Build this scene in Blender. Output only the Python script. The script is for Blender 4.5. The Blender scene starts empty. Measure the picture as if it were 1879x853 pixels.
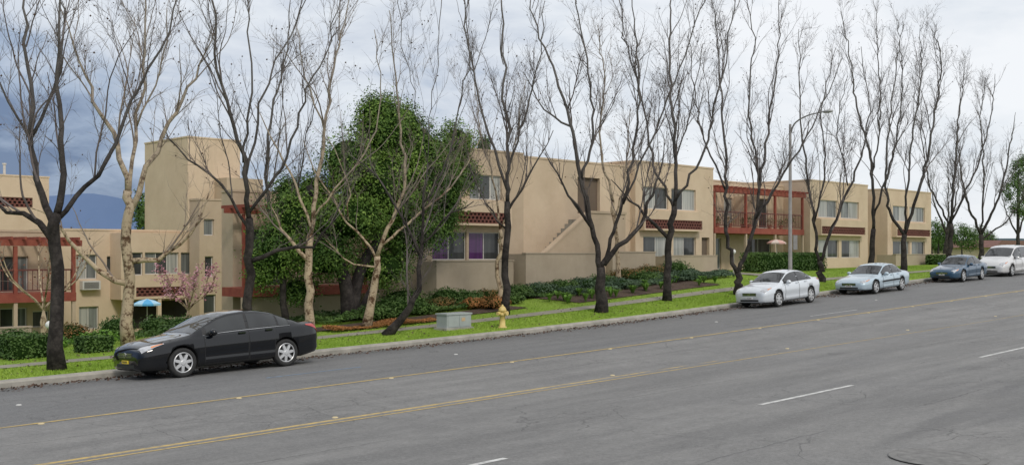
import bpy, bmesh, math, random, copy
import numpy as np
from mathutils import Matrix, Vector
random.seed(7); rng=np.random.default_rng(11)
S2=math.sqrt(.5); ZO=3.0; F=1920.0; HY=465.0; CX=939.5
sc=bpy.context.scene; COL=sc.collection
sc.view_settings.view_transform='Standard'; sc.view_settings.look='None'; sc.view_settings.exposure=0
# ---------------------------------------------------------------- coordinates: u along road, v across road
def uvw(u,v,z): return ((u-v)*S2,(u+v)*S2,z+ZO)
def ratio(px): return (px-CX)/F
def U(px,v):
    r=ratio(px); return v*(1+r)/(1-r)
P=U
def ZZ(px,y,v):
    Y=v/S2/(1-ratio(px)); return (HY-y)/F*Y
# ---------------------------------------------------------------- terrain
def prof(us,zs):
    us=np.array(us,float); zs=np.array(zs,float)
    def f(u):
        u=np.asarray(u,float); o=0
        for k in (-5,-2.5,0,2.5,5): o=o+np.interp(u+k,us,zs)
        return o/5
    return f
gut=prof([-300,-30,-10,8.4,17,28,37.4,46.2,56.6,71.4,90,120,900],[-5,-3.6,-3.3,-3.0,-2.87,-2.64,-2.28,-1.93,-1.53,-1.1,-.7,-.35,-.35])
ROAD=[(1.2,prof([-300,-30,-10,12,25,50,120,900],[-5,-3.3,-2.8,-2.44,-2.25,-1.7,-.5,-.4])),
 (5,prof([-300,-30,-10,12,25,50,120,900],[-5,-3.2,-2.7,-2.36,-2.2,-1.65,-.4,-.35])),
 (9,prof([-300,-30,-10,8.8,16.4,24.7,45,120,900],[-5,-3.1,-2.7,-2.47,-2.40,-2.27,-1.9,-.4,-.33])),
 (14,prof([-300,-30,5.5,18.4,40.8,60,120,900],[-5,-3.2,-2.79,-2.61,-2.28,-1.7,-.4,-.33])),
 (17.5,prof([-300,-20,6,21,51,75,120,900],[-5,-3.15,-2.78,-2.49,-1.71,-1.05,-.35,-.33])),
 (24.5,gut)]
def interp_rows(rows,u,v):
    u=np.asarray(u,float); v=np.asarray(v,float); u,v=np.broadcast_arrays(u,v)
    vs=[r[0] for r in rows]; Z=[r[1](u) for r in rows]
    out=np.array(Z[0],float)
    for i in range(len(vs)-1):
        t=np.clip((v-vs[i])/(vs[i+1]-vs[i]),0,1)
        m=v>=vs[i]; out=np.where(m,Z[i]*(1-t)+Z[i+1]*t,out)
    return out
def road_z(u,v): return interp_rows(ROAD,u,v)
kt=lambda u: gut(u)+.15
LAND=[(24.6,kt),
 (31,prof([-300,0,14,24,32,38,46,56,70,90,120,900],[-4.8,-3.0,-2.85,-2.5,-2.05,-1.7,-1.2,-1.15,-.95,-.5,-.3,-.3])),
 (35.5,prof([-300,0,15,24,32,38,46,56,69,83,120,900],[-5,-3.4,-3.2,-2.7,-1.95,-1.5,-.95,-1.0,-1.05,-.8,-.3,-.3])),
 (50,prof([-300,0,27,40,60,120,900],[-6,-4.2,-4.1,-2.6,-1.2,-.4,-.4])),
 (90,prof([-300,900],[-6,-.6])),(900,prof([-300,900],[-6,-1]))]
def land_z(u,v): return interp_rows(LAND,u,v)
def gz(u,v): return float(land_z(u,v))
# ---------------------------------------------------------------- nodes helpers
def new_mat(name):
    m=bpy.data.materials.new(name); m.use_nodes=True
    nt=m.node_tree; b=nt.nodes['Principled BSDF']; return m,nt,b
def nd(nt,t,**k):
    n=nt.nodes.new(t)
    for a,v in k.items(): setattr(n,a,v)
    return n
def mathn(nt,op,a,b=None,c=None,clamp=False):
    n=nt.nodes.new('ShaderNodeMath'); n.operation=op; n.use_clamp=clamp
    for i,x in enumerate((a,b,c)):
        if x is None: continue
        if isinstance(x,(int,float)): n.inputs[i].default_value=x
        else: nt.links.new(x,n.inputs[i])
    return n.outputs[0]
def mix(nt,f,a,b):
    n=nt.nodes.new('ShaderNodeMix'); n.data_type='RGBA'
    for i,x in ((0,f),(6,a),(7,b)):
        if isinstance(x,(int,float)): n.inputs[i].default_value=x
        elif isinstance(x,tuple): n.inputs[i].default_value=(*x,1) if len(x)==3 else x
        else: nt.links.new(x,n.inputs[i])
    return n.outputs[2]
def noise(nt,vec,scale,detail=4,rough=.6,dist=0):
    n=nt.nodes.new('ShaderNodeTexNoise'); n.inputs['Scale'].default_value=scale
    n.inputs['Detail'].default_value=detail; n.inputs['Roughness'].default_value=rough; n.inputs['Distortion'].default_value=dist
    if vec is not None: nt.links.new(vec,n.inputs['Vector'])
    return n.outputs['Fac']
def rng_map(nt,x,a,b,c=0,d=1):
    n=nt.nodes.new('ShaderNodeMapRange'); nt.links.new(x,n.inputs[0])
    for i,v in enumerate((a,b,c,d)): n.inputs[i+1].default_value=v
    return n.outputs[0]
def bump(nt,b,h,dist,strength=1):
    n=nt.nodes.new('ShaderNodeBump'); n.inputs['Distance'].default_value=dist; n.inputs['Strength'].default_value=strength
    nt.links.new(h,n.inputs['Height']); nt.links.new(n.outputs[0],b.inputs['Normal'])
def mat_simple(name,c1,c2=None,scale=6,rough=.8,metal=0,bmp=0,coat=0,spec=.5):
    m,nt,b=new_mat(name)
    tc=nd(nt,'ShaderNodeTexCoord').outputs['Object']
    if c2 is None: c2=tuple(x*.85 for x in c1)
    f=rng_map(nt,noise(nt,tc,scale,5),.32,.68)
    c=mix(nt,f,c1,c2); nt.links.new(c,b.inputs['Base Color'])
    b.inputs['Roughness'].default_value=rough; b.inputs['Metallic'].default_value=metal
    b.inputs['Coat Weight'].default_value=coat; b.inputs['Coat Roughness'].default_value=.04
    b.inputs['Specular IOR Level'].default_value=spec
    if bmp: bump(nt,b,noise(nt,tc,scale*8,3),bmp)
    return m
def leaf_mat(name,c1,c2,c3=None,scale=1.2):
    m,nt,b=new_mat(name)
    tc=nd(nt,'ShaderNodeTexCoord').outputs['Object']
    f=rng_map(nt,noise(nt,tc,scale,3),.35,.65)
    g=nd(nt,'ShaderNodeNewGeometry').outputs['Random Per Island']
    c=mix(nt,mathn(nt,'ADD',mathn(nt,'MULTIPLY',f,.7),mathn(nt,'MULTIPLY',g,.3)),c1,c2)
    if c3: c=mix(nt,mathn(nt,'GREATER_THAN',mathn(nt,'ADD',g,mathn(nt,'MULTIPLY',f,.3)),1.02),c,c3)
    nt.links.new(c,b.inputs['Base Color']); b.inputs['Roughness'].default_value=.6; b.inputs['Specular IOR Level'].default_value=.2
    return m
# ---------------------------------------------------------------- object helpers
def mesh_obj(name,V,Fc,mats,parent=None,base=(0,0,0),smooth=False,kind=None):
    me=bpy.data.meshes.new(name)
    V=np.asarray(V,dtype=np.float64).reshape(-1,3)-np.array(base)
    if isinstance(Fc,np.ndarray):
        k=Fc.shape[1]; n=len(Fc)
        me.vertices.add(len(V)); me.vertices.foreach_set('co',V.astype(np.float32).ravel())
        me.loops.add(n*k); me.loops.foreach_set('vertex_index',Fc.astype(np.int32).ravel())
        me.polygons.add(n); me.polygons.foreach_set('loop_start',np.arange(0,n*k,k,dtype=np.int32))
        me.polygons.foreach_set('loop_total',np.full(n,k,dtype=np.int32))
        me.update(calc_edges=True); me.validate()
    else:
        me.from_pydata([tuple(p) for p in V],[],Fc); me.update()
    if smooth: me.polygons.foreach_set('use_smooth',np.ones(len(me.polygons),dtype=bool))
    if not isinstance(mats,(list,tuple)): mats=[mats]
    for m in mats: me.materials.append(m)
    ob=bpy.data.objects.new(name,me); COL.objects.link(ob)
    if parent is not None: ob.parent=parent
    else: ob.location=base
    if kind: ob['kind']=kind
    return ob
class Thing:
    def __init__(s,name,label,cat,loc,group=None,matrix=None):
        s.e=bpy.data.objects.new(name,None); s.e.empty_display_size=.2; COL.objects.link(s.e)
        s.base=tuple(loc)
        if matrix is not None: s.e.matrix_world=matrix; s.base=(0,0,0)
        else: s.e.location=loc
        s.e['label']=label; s.e['category']=cat
        if group: s.e['group']=group
    def part(s,name,V,Fc,mats,smooth=False,label=None,kind=None,parent=None):
        o=mesh_obj(name,V,Fc,mats,parent=parent or s.e,base=s.base,smooth=smooth)
        if label: o['label']=label
        if kind: o['kind']=kind
        return o
class MB:
    def __init__(s): s.V=[]; s.F=[]
    def quad(s,*p):
        n=len(s.V); s.V+=list(p); s.F.append(tuple(range(n,n+len(p))))
    def hexa(s,c):
        n=len(s.V); s.V+=list(c)
        for f in ((0,3,2,1),(4,5,6,7),(0,1,5,4),(1,2,6,5),(2,3,7,6),(3,0,4,7)): s.F.append(tuple(n+i for i in f))
    def box(s,u0,u1,v0,v1,z0,z1):
        s.hexa([uvw(u0,v0,z0),uvw(u1,v0,z0),uvw(u1,v1,z0),uvw(u0,v1,z0),uvw(u0,v0,z1),uvw(u1,v0,z1),uvw(u1,v1,z1),uvw(u0,v1,z1)])
    def lbox(s,x0,x1,y0,y1,z0,z1):
        s.hexa([(x0,y0,z0),(x1,y0,z0),(x1,y1,z0),(x0,y1,z0),(x0,y0,z1),(x1,y0,z1),(x1,y1,z1),(x0,y1,z1)])
    def tube(s,pts,rad,k=8,cap=True):
        V,Fc=tube(pts,rad,k,cap); n=len(s.V); s.V+=[tuple(p) for p in V]; s.F+=[tuple(n+i for i in f) for f in Fc]
    def lathe(s,c,prof_,k=16,axis='z'):
        n=len(s.V); m=len(prof_)
        for i in range(k):
            a=2*math.pi*i/k
            for r,h in prof_:
                x,y=r*math.cos(a),r*math.sin(a)
                if axis=='z': s.V.append((c[0]+x,c[1]+y,c[2]+h))
                else: s.V.append((c[0]+x,c[1]+h,c[2]+y))
        for i in range(k):
            j=(i+1)%k
            for q in range(m-1):
                f=(n+i*m+q,n+j*m+q,n+j*m+q+1,n+i*m+q+1)
                s.F.append(f if axis=='z' else f[::-1])
    def blob(s,c,r,k=10,m=6):
        s.lathe(c,[(max(1e-4,r[0]*math.sin(math.pi*i/m)),-r[2]*math.cos(math.pi*i/m)) for i in range(m+1)],k)
def tube(P,R,k=8,cap=True):
    P=np.array(P,float); R=np.broadcast_to(np.array(R,float),(len(P),))
    T=np.gradient(P,axis=0); T/=np.linalg.norm(T,axis=1)[:,None]+1e-9
    ref=np.array([.31,.87,.12]) if abs(T[0][1])<.8 else np.array([1.,.1,.2])
    A=np.cross(T,ref); A/=np.linalg.norm(A,axis=1)[:,None]+1e-9; B=np.cross(T,A)
    a=np.arange(k)*2*math.pi/k
    V=(P[:,None]+R[:,None,None]*(np.cos(a)[None,:,None]*A[:,None]+np.sin(a)[None,:,None]*B[:,None])).reshape(-1,3)
    Fc=[]
    for i in range(len(P)-1):
        for j in range(k):
            j2=(j+1)%k; Fc.append((i*k+j,i*k+j2,(i+1)*k+j2,(i+1)*k+j))
    if cap: Fc.append(tuple(range(k))[::-1]); Fc.append(tuple((len(P)-1)*k+j for j in range(k)))
    return V,Fc
def smooth_poly(P,n):
    P=np.array(P,float)
    if len(P)<3:
        t=np.linspace(0,1,n)[:,None]; return P[0]*(1-t)+P[-1]*t
    Q=np.vstack([2*P[0]-P[1],P,2*P[-1]-P[-2]]); m=len(P)-1
    out=[]
    for t in np.linspace(0,m-1e-6,n):
        i=int(t); f=t-i; a,b,c,d=Q[i],Q[i+1],Q[i+2],Q[i+3]
        out.append(.5*((2*b)+(c-a)*f+(2*a-5*b+4*c-d)*f*f+(3*b-a-3*c+d)*f**3))
    return np.array(out)
# ---------------------------------------------------------------- materials
def stucco(name,c1,c2):
    m,nt,b=new_mat(name)
    tc=nd(nt,'ShaderNodeTexCoord').outputs['Object']
    f=rng_map(nt,noise(nt,tc,.6,6,.7),.3,.7)
    c=mix(nt,f,c1,c2)
    mp=nd(nt,'ShaderNodeMapping'); nt.links.new(tc,mp.inputs[0]); mp.inputs['Scale'].default_value=(1.6,1.6,.3)
    st=rng_map(nt,noise(nt,mp.outputs[0],1.2,6,.75),.56,.8)
    c=mix(nt,mathn(nt,'MULTIPLY',st,.28),c,tuple(x*.55 for x in c1))
    nt.links.new(c,b.inputs['Base Color']); b.inputs['Roughness'].default_value=.92; b.inputs['Specular IOR Level'].default_value=.25
    bump(nt,b,noise(nt,tc,28,4,.7),.012,.8)
    return m
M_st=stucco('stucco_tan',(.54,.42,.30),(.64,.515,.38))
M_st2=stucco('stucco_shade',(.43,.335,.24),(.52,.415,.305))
M_wall=stucco('stucco_garden',(.35,.29,.215),(.44,.37,.28))
M_soft=stucco('stucco_painted_shade',(.13,.10,.075),(.17,.13,.10))  # dark stucco with the shadow of the entries painted into its colour
M_red=mat_simple('red_paint',(.22,.055,.04),(.30,.09,.06),3,.7,spec=.25)
M_brick=mat_simple('brick_lattice',(.12,.045,.035),(.18,.065,.05),8,.9)
M_rail=mat_simple('rail_paint',(.10,.03,.025),(.14,.045,.035),8,.7)
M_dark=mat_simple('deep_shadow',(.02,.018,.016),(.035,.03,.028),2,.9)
M_frame=mat_simple('aluminium_frame',(.5,.48,.45),(.6,.58,.55),3,.4)
def glassm(name,c1,c2,sx=5,coat=.7,ior=1.5):
    m,nt,b=new_mat(name); tc=nd(nt,'ShaderNodeTexCoord').outputs['Object']
    mp=nd(nt,'ShaderNodeMapping'); nt.links.new(tc,mp.inputs[0]); mp.inputs['Scale'].default_value=(sx,sx,.15)
    f=rng_map(nt,noise(nt,mp.outputs[0],1.5,2),.38,.62)
    nt.links.new(mix(nt,f,c1,c2),b.inputs['Base Color']); b.inputs['Roughness'].default_value=.6; b.inputs['Specular IOR Level'].default_value=.2
    b.inputs['Coat Weight'].default_value=coat; b.inputs['Coat Roughness'].default_value=.03; b.inputs['Coat IOR'].default_value=ior
    return m
G_dark=glassm('window_glass_dark',(.025,.028,.03),(.065,.07,.07),1.2)
G_cur=glassm('window_glass_curtain',(.26,.27,.26),(.44,.44,.41),9)
G_pur=glassm('window_glass_purple',(.035,.01,.055),(.11,.03,.15),14)
G_mid=glassm('window_glass_grey',(.10,.11,.11),(.22,.235,.23),4)
def asphalt():
    m,nt,b=new_mat('asphalt')
    uv=nd(nt,'ShaderNodeUVMap').outputs[0]
    sep=nd(nt,'ShaderNodeSeparateXYZ'); nt.links.new(uv,sep.inputs[0]); V=sep.outputs[1]
    mp=nd(nt,'ShaderNodeMapping'); nt.links.new(uv,mp.inputs[0]); mp.inputs['Scale'].default_value=(.12,1,1)
    big=noise(nt,uv,.25,6,.65); fine=noise(nt,uv,22,3,.8); strk=noise(nt,mp.outputs[0],1.1,6,.7); med=noise(nt,uv,2.0,6,.75)
    grit=noise(nt,uv,90,2,.9); coarse=noise(nt,uv,9,4,.85)
    base=mix(nt,rng_map(nt,big,.32,.68),(.15,.148,.145),(.235,.232,.225))
    base=mix(nt,mathn(nt,'MULTIPLY',rng_map(nt,med,.42,.66),.4),base,(.28,.275,.268))
    base=mix(nt,mathn(nt,'MULTIPLY',rng_map(nt,strk,.44,.64),.6),base,(.12,.119,.118))
    for c0,w_,k in ((7.0,.5,.3),(10.6,.5,.35),(12.5,.45,.35),(18.6,.5,.3),(20.0,.4,.3)):
        tr=rng_map(nt,mathn(nt,'ABSOLUTE',mathn(nt,'SUBTRACT',V,c0)),w_,w_*.2)
        base=mix(nt,mathn(nt,'MULTIPLY',mathn(nt,'MULTIPLY',tr,k),rng_map(nt,big,.3,.6)),base,(.10,.10,.10))
    far=rng_map(nt,mathn(nt,'ADD',V,mathn(nt,'MULTIPLY',mathn(nt,'SUBTRACT',strk,.5),1.2)),17.2,17.9)
    base=mix(nt,mathn(nt,'MULTIPLY',far,.5),base,(.125,.128,.133))
    gut_=rng_map(nt,mathn(nt,'ADD',V,mathn(nt,'MULTIPLY',mathn(nt,'SUBTRACT',big,.5),2)),22.4,24.2)
    base=mix(nt,mathn(nt,'MULTIPLY',gut_,.6),base,(.06,.06,.06))
    base=mix(nt,mathn(nt,'MULTIPLY',rng_map(nt,coarse,.52,.72),.35),base,(.36,.355,.345))
    base=mix(nt,mathn(nt,'MULTIPLY',rng_map(nt,coarse,.48,.3),.35),base,(.08,.08,.08))
    base=mix(nt,mathn(nt,'MULTIPLY',rng_map(nt,fine,.45,.75),.35),base,(.38,.375,.365))
    base=mix(nt,mathn(nt,'MULTIPLY',rng_map(nt,grit,.5,.75),.5),base,(.055,.055,.056))
    n2=noise(nt,mp.outputs[0],.55,3,.5)
    near=rng_map(nt,V,9.5,5.5)
    base=mix(nt,mathn(nt,'MULTIPLY',mathn(nt,'MULTIPLY',rng_map(nt,n2,.48,.53),near),.4),base,(.10,.10,.102))
    def crack(scale,width,dist,lo,hi,nsc):
        nv=nd(nt,'ShaderNodeTexNoise'); nv.inputs['Scale'].default_value=scale*nsc; nv.inputs['Detail'].default_value=6; nt.links.new(uv,nv.inputs['Vector'])
        vm=nd(nt,'ShaderNodeVectorMath',operation='SCALE'); nt.links.new(nv.outputs['Color'],vm.inputs[0]); vm.inputs['Scale'].default_value=dist
        va=nd(nt,'ShaderNodeVectorMath',operation='ADD'); nt.links.new(uv,va.inputs[0]); nt.links.new(vm.outputs[0],va.inputs[1])
        vo=nd(nt,'ShaderNodeTexVoronoi',feature='DISTANCE_TO_EDGE'); vo.inputs['Scale'].default_value=scale; nt.links.new(va.outputs[0],vo.inputs['Vector'])
        c=rng_map(nt,vo.outputs['Distance'],width,0)
        mk=rng_map(nt,noise(nt,uv,.3,2),lo,hi)
        return mathn(nt,'MULTIPLY',c,mk)
    c1=crack(.26,.0035,.7,.44,.54,4); c2=crack(1.2,.018,.4,.55,.62,3)
    ck=mathn(nt,'MAXIMUM',c1,c2)
    for c0 in (11.6,7.0,4.2,15.9,19.2):
        wv=mathn(nt,'ADD',V,mathn(nt,'MULTIPLY',mathn(nt,'SUBTRACT',noise(nt,uv,.5,6,.75),.5),.5))
        ln=rng_map(nt,mathn(nt,'ABSOLUTE',mathn(nt,'SUBTRACT',wv,c0)),.025,.0)
        ck=mathn(nt,'MAXIMUM',ck,mathn(nt,'MULTIPLY',ln,rng_map(nt,noise(nt,uv,.2,2),.42,.52)))
    base=mix(nt,mathn(nt,'MULTIPLY',ck,.5),base,(.045,.045,.046))
    nt.links.new(base,b.inputs['Base Color'])
    nt.links.new(rng_map(nt,big,.35,.65,.6,.9),b.inputs['Roughness']); b.inputs['Specular IOR Level'].default_value=.35
    bump(nt,b,mathn(nt,'SUBTRACT',mathn(nt,'ADD',mathn(nt,'ADD',fine,coarse),grit),mathn(nt,'MULTIPLY',ck,1)),.010,.7)
    return m
M_asph=asphalt()
def worn(name,col,lo=.46,hi=.66):
    m,nt,b=new_mat(name); uv=nd(nt,'ShaderNodeTexCoord').outputs['Object']
    f=rng_map(nt,noise(nt,uv,7,6,.75),lo,hi)
    nt.links.new(mix(nt,f,col,tuple(x*.35+.10 for x in col)),b.inputs['Base Color']); b.inputs['Roughness'].default_value=.8
    return m
M_yel=worn('yellow_road_paint',(.52,.37,.12),.42,.64); M_wht=worn('white_road_paint',(.62,.62,.60),.42,.64); M_blu=worn('blue_marking_paint',(.16,.3,.48),.4,.6)
M_conc=mat_simple('concrete_kerb',(.40,.375,.33),(.24,.23,.2),2.5,.9,bmp=.004)
M_walk=mat_simple('concrete_walk',(.27,.25,.20),(.18,.17,.13),1.5,.9,bmp=.003)
def grassm():
    m,nt,b=new_mat('lawn'); tc=nd(nt,'ShaderNodeTexCoord').outputs['Object']
    f=rng_map(nt,noise(nt,tc,.35,5,.6),.3,.7); g=rng_map(nt,noise(nt,tc,12,4,.8),.3,.7)
    c=mix(nt,f,(.17,.27,.03),(.23,.33,.05)); c=mix(nt,mathn(nt,'MULTIPLY',g,.25),c,(.11,.17,.02))
    br=rng_map(nt,noise(nt,tc,.9,5,.7),.68,.8); c=mix(nt,mathn(nt,'MULTIPLY',br,.45),c,(.24,.22,.08))
    nt.links.new(c,b.inputs['Base Color']); b.inputs['Roughness'].default_value=.95; b.inputs['Specular IOR Level'].default_value=.2
    bump(nt,b,noise(nt,tc,25,3),.015)
    return m
M_grass=grassm()
M_blade=leaf_mat('grass_blade',(.19,.31,.03),(.28,.39,.06),None,.35)
M_mulch=mat_simple('bark_mulch',(.05,.03,.02),(.11,.07,.045),9,.95,bmp=.03)
def barkm(name,c1,c2,c3,h0,h1,lo=.38,hi=.62,sc_=3):
    m,nt,b=new_mat(name); tc=nd(nt,'ShaderNodeTexCoord').outputs['Object']
    f=rng_map(nt,noise(nt,tc,sc_,6,.75),lo,hi); c=mix(nt,f,c1,c2)
    sp=nd(nt,'ShaderNodeSeparateXYZ'); nt.links.new(tc,sp.inputs[0])
    h=mathn(nt,'ADD',sp.outputs[2],mathn(nt,'MULTIPLY',mathn(nt,'SUBTRACT',noise(nt,tc,1.0,3),.5),5))
    c=mix(nt,rng_map(nt,h,h0,h1),c,c3)
    nt.links.new(c,b.inputs['Base Color']); b.inputs['Roughness'].default_value=.85; b.inputs['Specular IOR Level'].default_value=.25
    bump(nt,b,noise(nt,tc,18,4,.7),.03)
    return m
B_dark=barkm('bark_dark',(.018,.015,.014),(.07,.06,.054),(.14,.13,.125),4,9,.42,.66)
B_light=barkm('bark_light',(.10,.055,.03),(.48,.38,.26),(.32,.28,.24),3.5,9,.42,.52,4)
B_twig=mat_simple('twig',(.16,.125,.10),(.30,.25,.22),1,.9,spec=.2)
B_twigd=mat_simple('twig_dark',(.085,.07,.065),(.19,.165,.16),1,.9,spec=.2)
M_pod=mat_simple('seed_pod',(.06,.035,.025),(.1,.06,.04),3,.9)
L_ever=leaf_mat('leaves_evergreen',(.03,.075,.015),(.15,.25,.04),(.2,.3,.06),.45)
L_hedge=leaf_mat('leaves_hedge',(.035,.075,.02),(.10,.17,.04))
L_red=leaf_mat('leaves_red',(.07,.08,.025),(.20,.11,.04),(.28,.13,.04))
L_blue=leaf_mat('leaves_bluegreen',(.035,.07,.04),(.10,.15,.085))
L_orange=leaf_mat('leaves_orange',(.2,.10,.03),(.38,.17,.06))
L_agap=leaf_mat('leaves_agapanthus',(.06,.15,.02),(.19,.34,.05))
L_pink=leaf_mat('blossom_pink',(.38,.15,.2),(.6,.34,.38))
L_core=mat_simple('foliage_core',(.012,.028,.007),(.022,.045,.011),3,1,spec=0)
L_rust=leaf_mat('leaves_rust',(.12,.04,.02),(.25,.09,.04))
# ---------------------------------------------------------------- ground, road, kerbs
def sheet(name,us,vs,zf,mat,dz=0,kind='structure',uv=False):
    us=np.array(us); vs=np.array(vs); UU,VV=np.meshgrid(us,vs,indexing='ij'); Z=zf(UU,VV)+dz
    Pt=np.stack([(UU-VV)*S2,(UU+VV)*S2,Z+ZO],-1).reshape(-1,3)
    nu,nv=len(us),len(vs); i,j=np.meshgrid(np.arange(nu-1),np.arange(nv-1),indexing='ij'); a=(i*nv+j).ravel()
    Fc=np.stack([a,a+nv,a+nv+1,a+1],-1)
    o=mesh_obj(name,Pt,Fc,mat,kind=kind,smooth=True)
    if uv:
        l=o.data.uv_layers.new(name='UVMap'); W=np.stack([UU.ravel(),VV.ravel()],-1)
        idx=np.zeros(len(o.data.loops),dtype=np.int32); o.data.loops.foreach_get('vertex_index',idx)
        l.data.foreach_set('uv',W[idx].astype(np.float32).ravel())
    return o
ug=np.concatenate([np.linspace(-300,-30,10),np.arange(-27,121,1.5),np.linspace(125,900,20)])
def allz(u,v):
    r=road_z(u,np.clip(v,1.2,24.5))
    return np.where(v>=24.75,land_z(u,v),np.where(v<=.95,r+.1,r-.3))
vg=np.concatenate([np.linspace(-900,-20,12),[-12,-6,-2,.9,1.1,5,9,14,17.5,24.4,24.74,24.8],np.arange(25.5,60,1.2),np.linspace(62,100,9),np.linspace(130,900,12)])
sheet('ground',ug,vg,allz,M_grass)
sheet('road',ug,np.concatenate([np.linspace(1.2,24.5,34)]),road_z,M_asph,uv=True)
def kerb(name,vf,vb,sgn):
    us=np.arange(-40,121,1.5); V=[];Fc=[]
    for u in us:
        z=float(road_z(u,np.clip(vf,1.2,24.5)))
        for (v,dz) in ((vf,-.1),(vf,.11),(vf+sgn*.03,.15),(vb,.155),(vb,-.1)): V.append(uvw(u,v,z+dz))
    n=5
    for i in range(len(us)-1):
        for j in range(4):
            f=(i*n+j,(i+1)*n+j,(i+1)*n+j+1,i*n+j+1); Fc.append(f if sgn>0 else f[::-1])
    mesh_obj(name,V,Fc,M_conc,kind='structure')
kerb('kerb',24.5,24.8,1); kerb('kerb',1.2,.9,-1)
sheet('gutter',np.arange(-40,121,1.5),[23.95,24.498],road_z,mat_simple('gutter_concrete',(.19,.185,.17),(.09,.09,.088),1.5,.8),dz=.004)
sheet('pavement',np.arange(-40,121,1.5),[27.3,27.7,28.1],land_z,M_walk,dz=.02)
sheet('planting_bed',np.arange(33,44,.7),np.arange(29.0,33.6,.6),land_z,M_mulch,dz=.03)
sheet('planting_bed',np.arange(17,30.5,.7),np.arange(29.4,31,.6),land_z,M_mulch,dz=.03)
sheet('path',np.arange(49.5,51.2,.8),np.arange(28.2,35.6,.7),land_z,M_walk,dz=.034)
def line(name,u0,u1,v0,v1,mat,dz=.004): return sheet(name,np.linspace(u0,u1,max(2,int((u1-u0)/1.5)+1)),[v0,v1],road_z,mat,dz=dz)
line('road_marking',-40,110,13.91,14.01,M_yel); line('road_marking',-40,110,14.13,14.23,M_yel)
line('road_marking',-40,110,17.47,17.58,M_yel)
for u0 in (-9,0.2,5.8,14.6,23.6,32.5,41.5): line('road_marking',u0,u0+3.1,8.96,9.06,M_wht)
line('road_marking',12.6,15.2,20.3,20.37,M_blu); line('road_marking',33.5,37,18.6,18.67,M_wht)
def dots(v,us,mat,grp,lab):
    for u in us:
        z=float(road_z(u,v)); mb=MB(); x,y,zz=uvw(u,v,z+.003)
        mb.lathe((x,y,zz),[(.001,.018),(.04,.016),(.055,0.0)][::-1],10)
        t=Thing('road_stud',lab,'road stud',(x,y,zz),grp); t.part('dome',mb.V,mb.F,mat,True)
M_dotw=mat_simple('white_ceramic',(.6,.6,.57),(.45,.45,.43),5,.5); M_doty=mat_simple('yellow_ceramic',(.6,.48,.25),(.5,.42,.25),5,.5)
dots(17.4,np.arange(3,62,3.6),M_doty,'yellow studs along the turn lane line','yellowish ceramic road stud on the turning lane line')
dots(14.35,np.arange(3,52,7.2),M_doty,'yellow studs along the centre line','pale ceramic road stud beside the double yellow line')
dots(20.6,[7.4,18.5,30.6,42.6],M_dotw,'white studs along the far lane line','white ceramic road stud on grey asphalt lane line')
dots(5.6,[10.2],M_dotw,'white stud in the near lane','single white ceramic road stud on grey asphalt')
mb=MB(); mu,mv=12.1,5.1; x,y,z=uvw(mu,mv,float(road_z(mu,mv))+.002)
mb.lathe((x,y,z),[(.001,.006),(.28,.006),(.29,.004),(.30,.006),(.44,.006),(.45,.001),(.46,.006),(.54,.006),(.55,0)][::-1],32)
t=Thing('manhole_cover','round worn iron manhole cover set in grey asphalt','manhole cover',(x,y,z)); t.part('cover',mb.V,mb.F,mat_simple('cast_iron',(.13,.128,.125),(.22,.217,.21),7,.85,.0,spec=.3),False)
# ---------------------------------------------------------------- foliage generators
def leaves(C,size,asp=.55,N=None,jit=.75):
    n=len(C)
    if N is None: N=np.tile([0,-.25,.8],(n,1))
    N=N/(np.linalg.norm(N,axis=1)[:,None]+1e-9)+rng.normal(size=(n,3))*jit; N/=np.linalg.norm(N,axis=1)[:,None]
    d=rng.normal(size=(n,3)); d-=(d*N).sum(1)[:,None]*N; d/=np.linalg.norm(d,axis=1)[:,None]; e=np.cross(N,d)
    s=size*rng.uniform(.6,1.3,(n,1))
    V=np.stack([C-d*s,C+e*s*asp,C+d*s,C-e*s*asp],1).reshape(-1,3); Fc=np.arange(n*4).reshape(-1,4); return V,Fc
def clumps(c,r,nclump,nleaf,cr,shell=.55):
    d=rng.normal(size=(nclump,3)); d/=np.linalg.norm(d,axis=1)[:,None]
    k=rng.uniform(shell,1.12,(nclump,1))**.7
    cc=np.array(c)+d*k*np.array(r)
    w=rng.normal(size=(nclump*nleaf,3)); Pt=np.repeat(cc,nleaf,0)+w*cr*np.repeat(rng.uniform(.5,1.3,(nclump,1)),nleaf,0)
    N=np.repeat(d,nleaf,0)*.7+w*.45+np.array([0,0,.5]); return Pt,N
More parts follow.
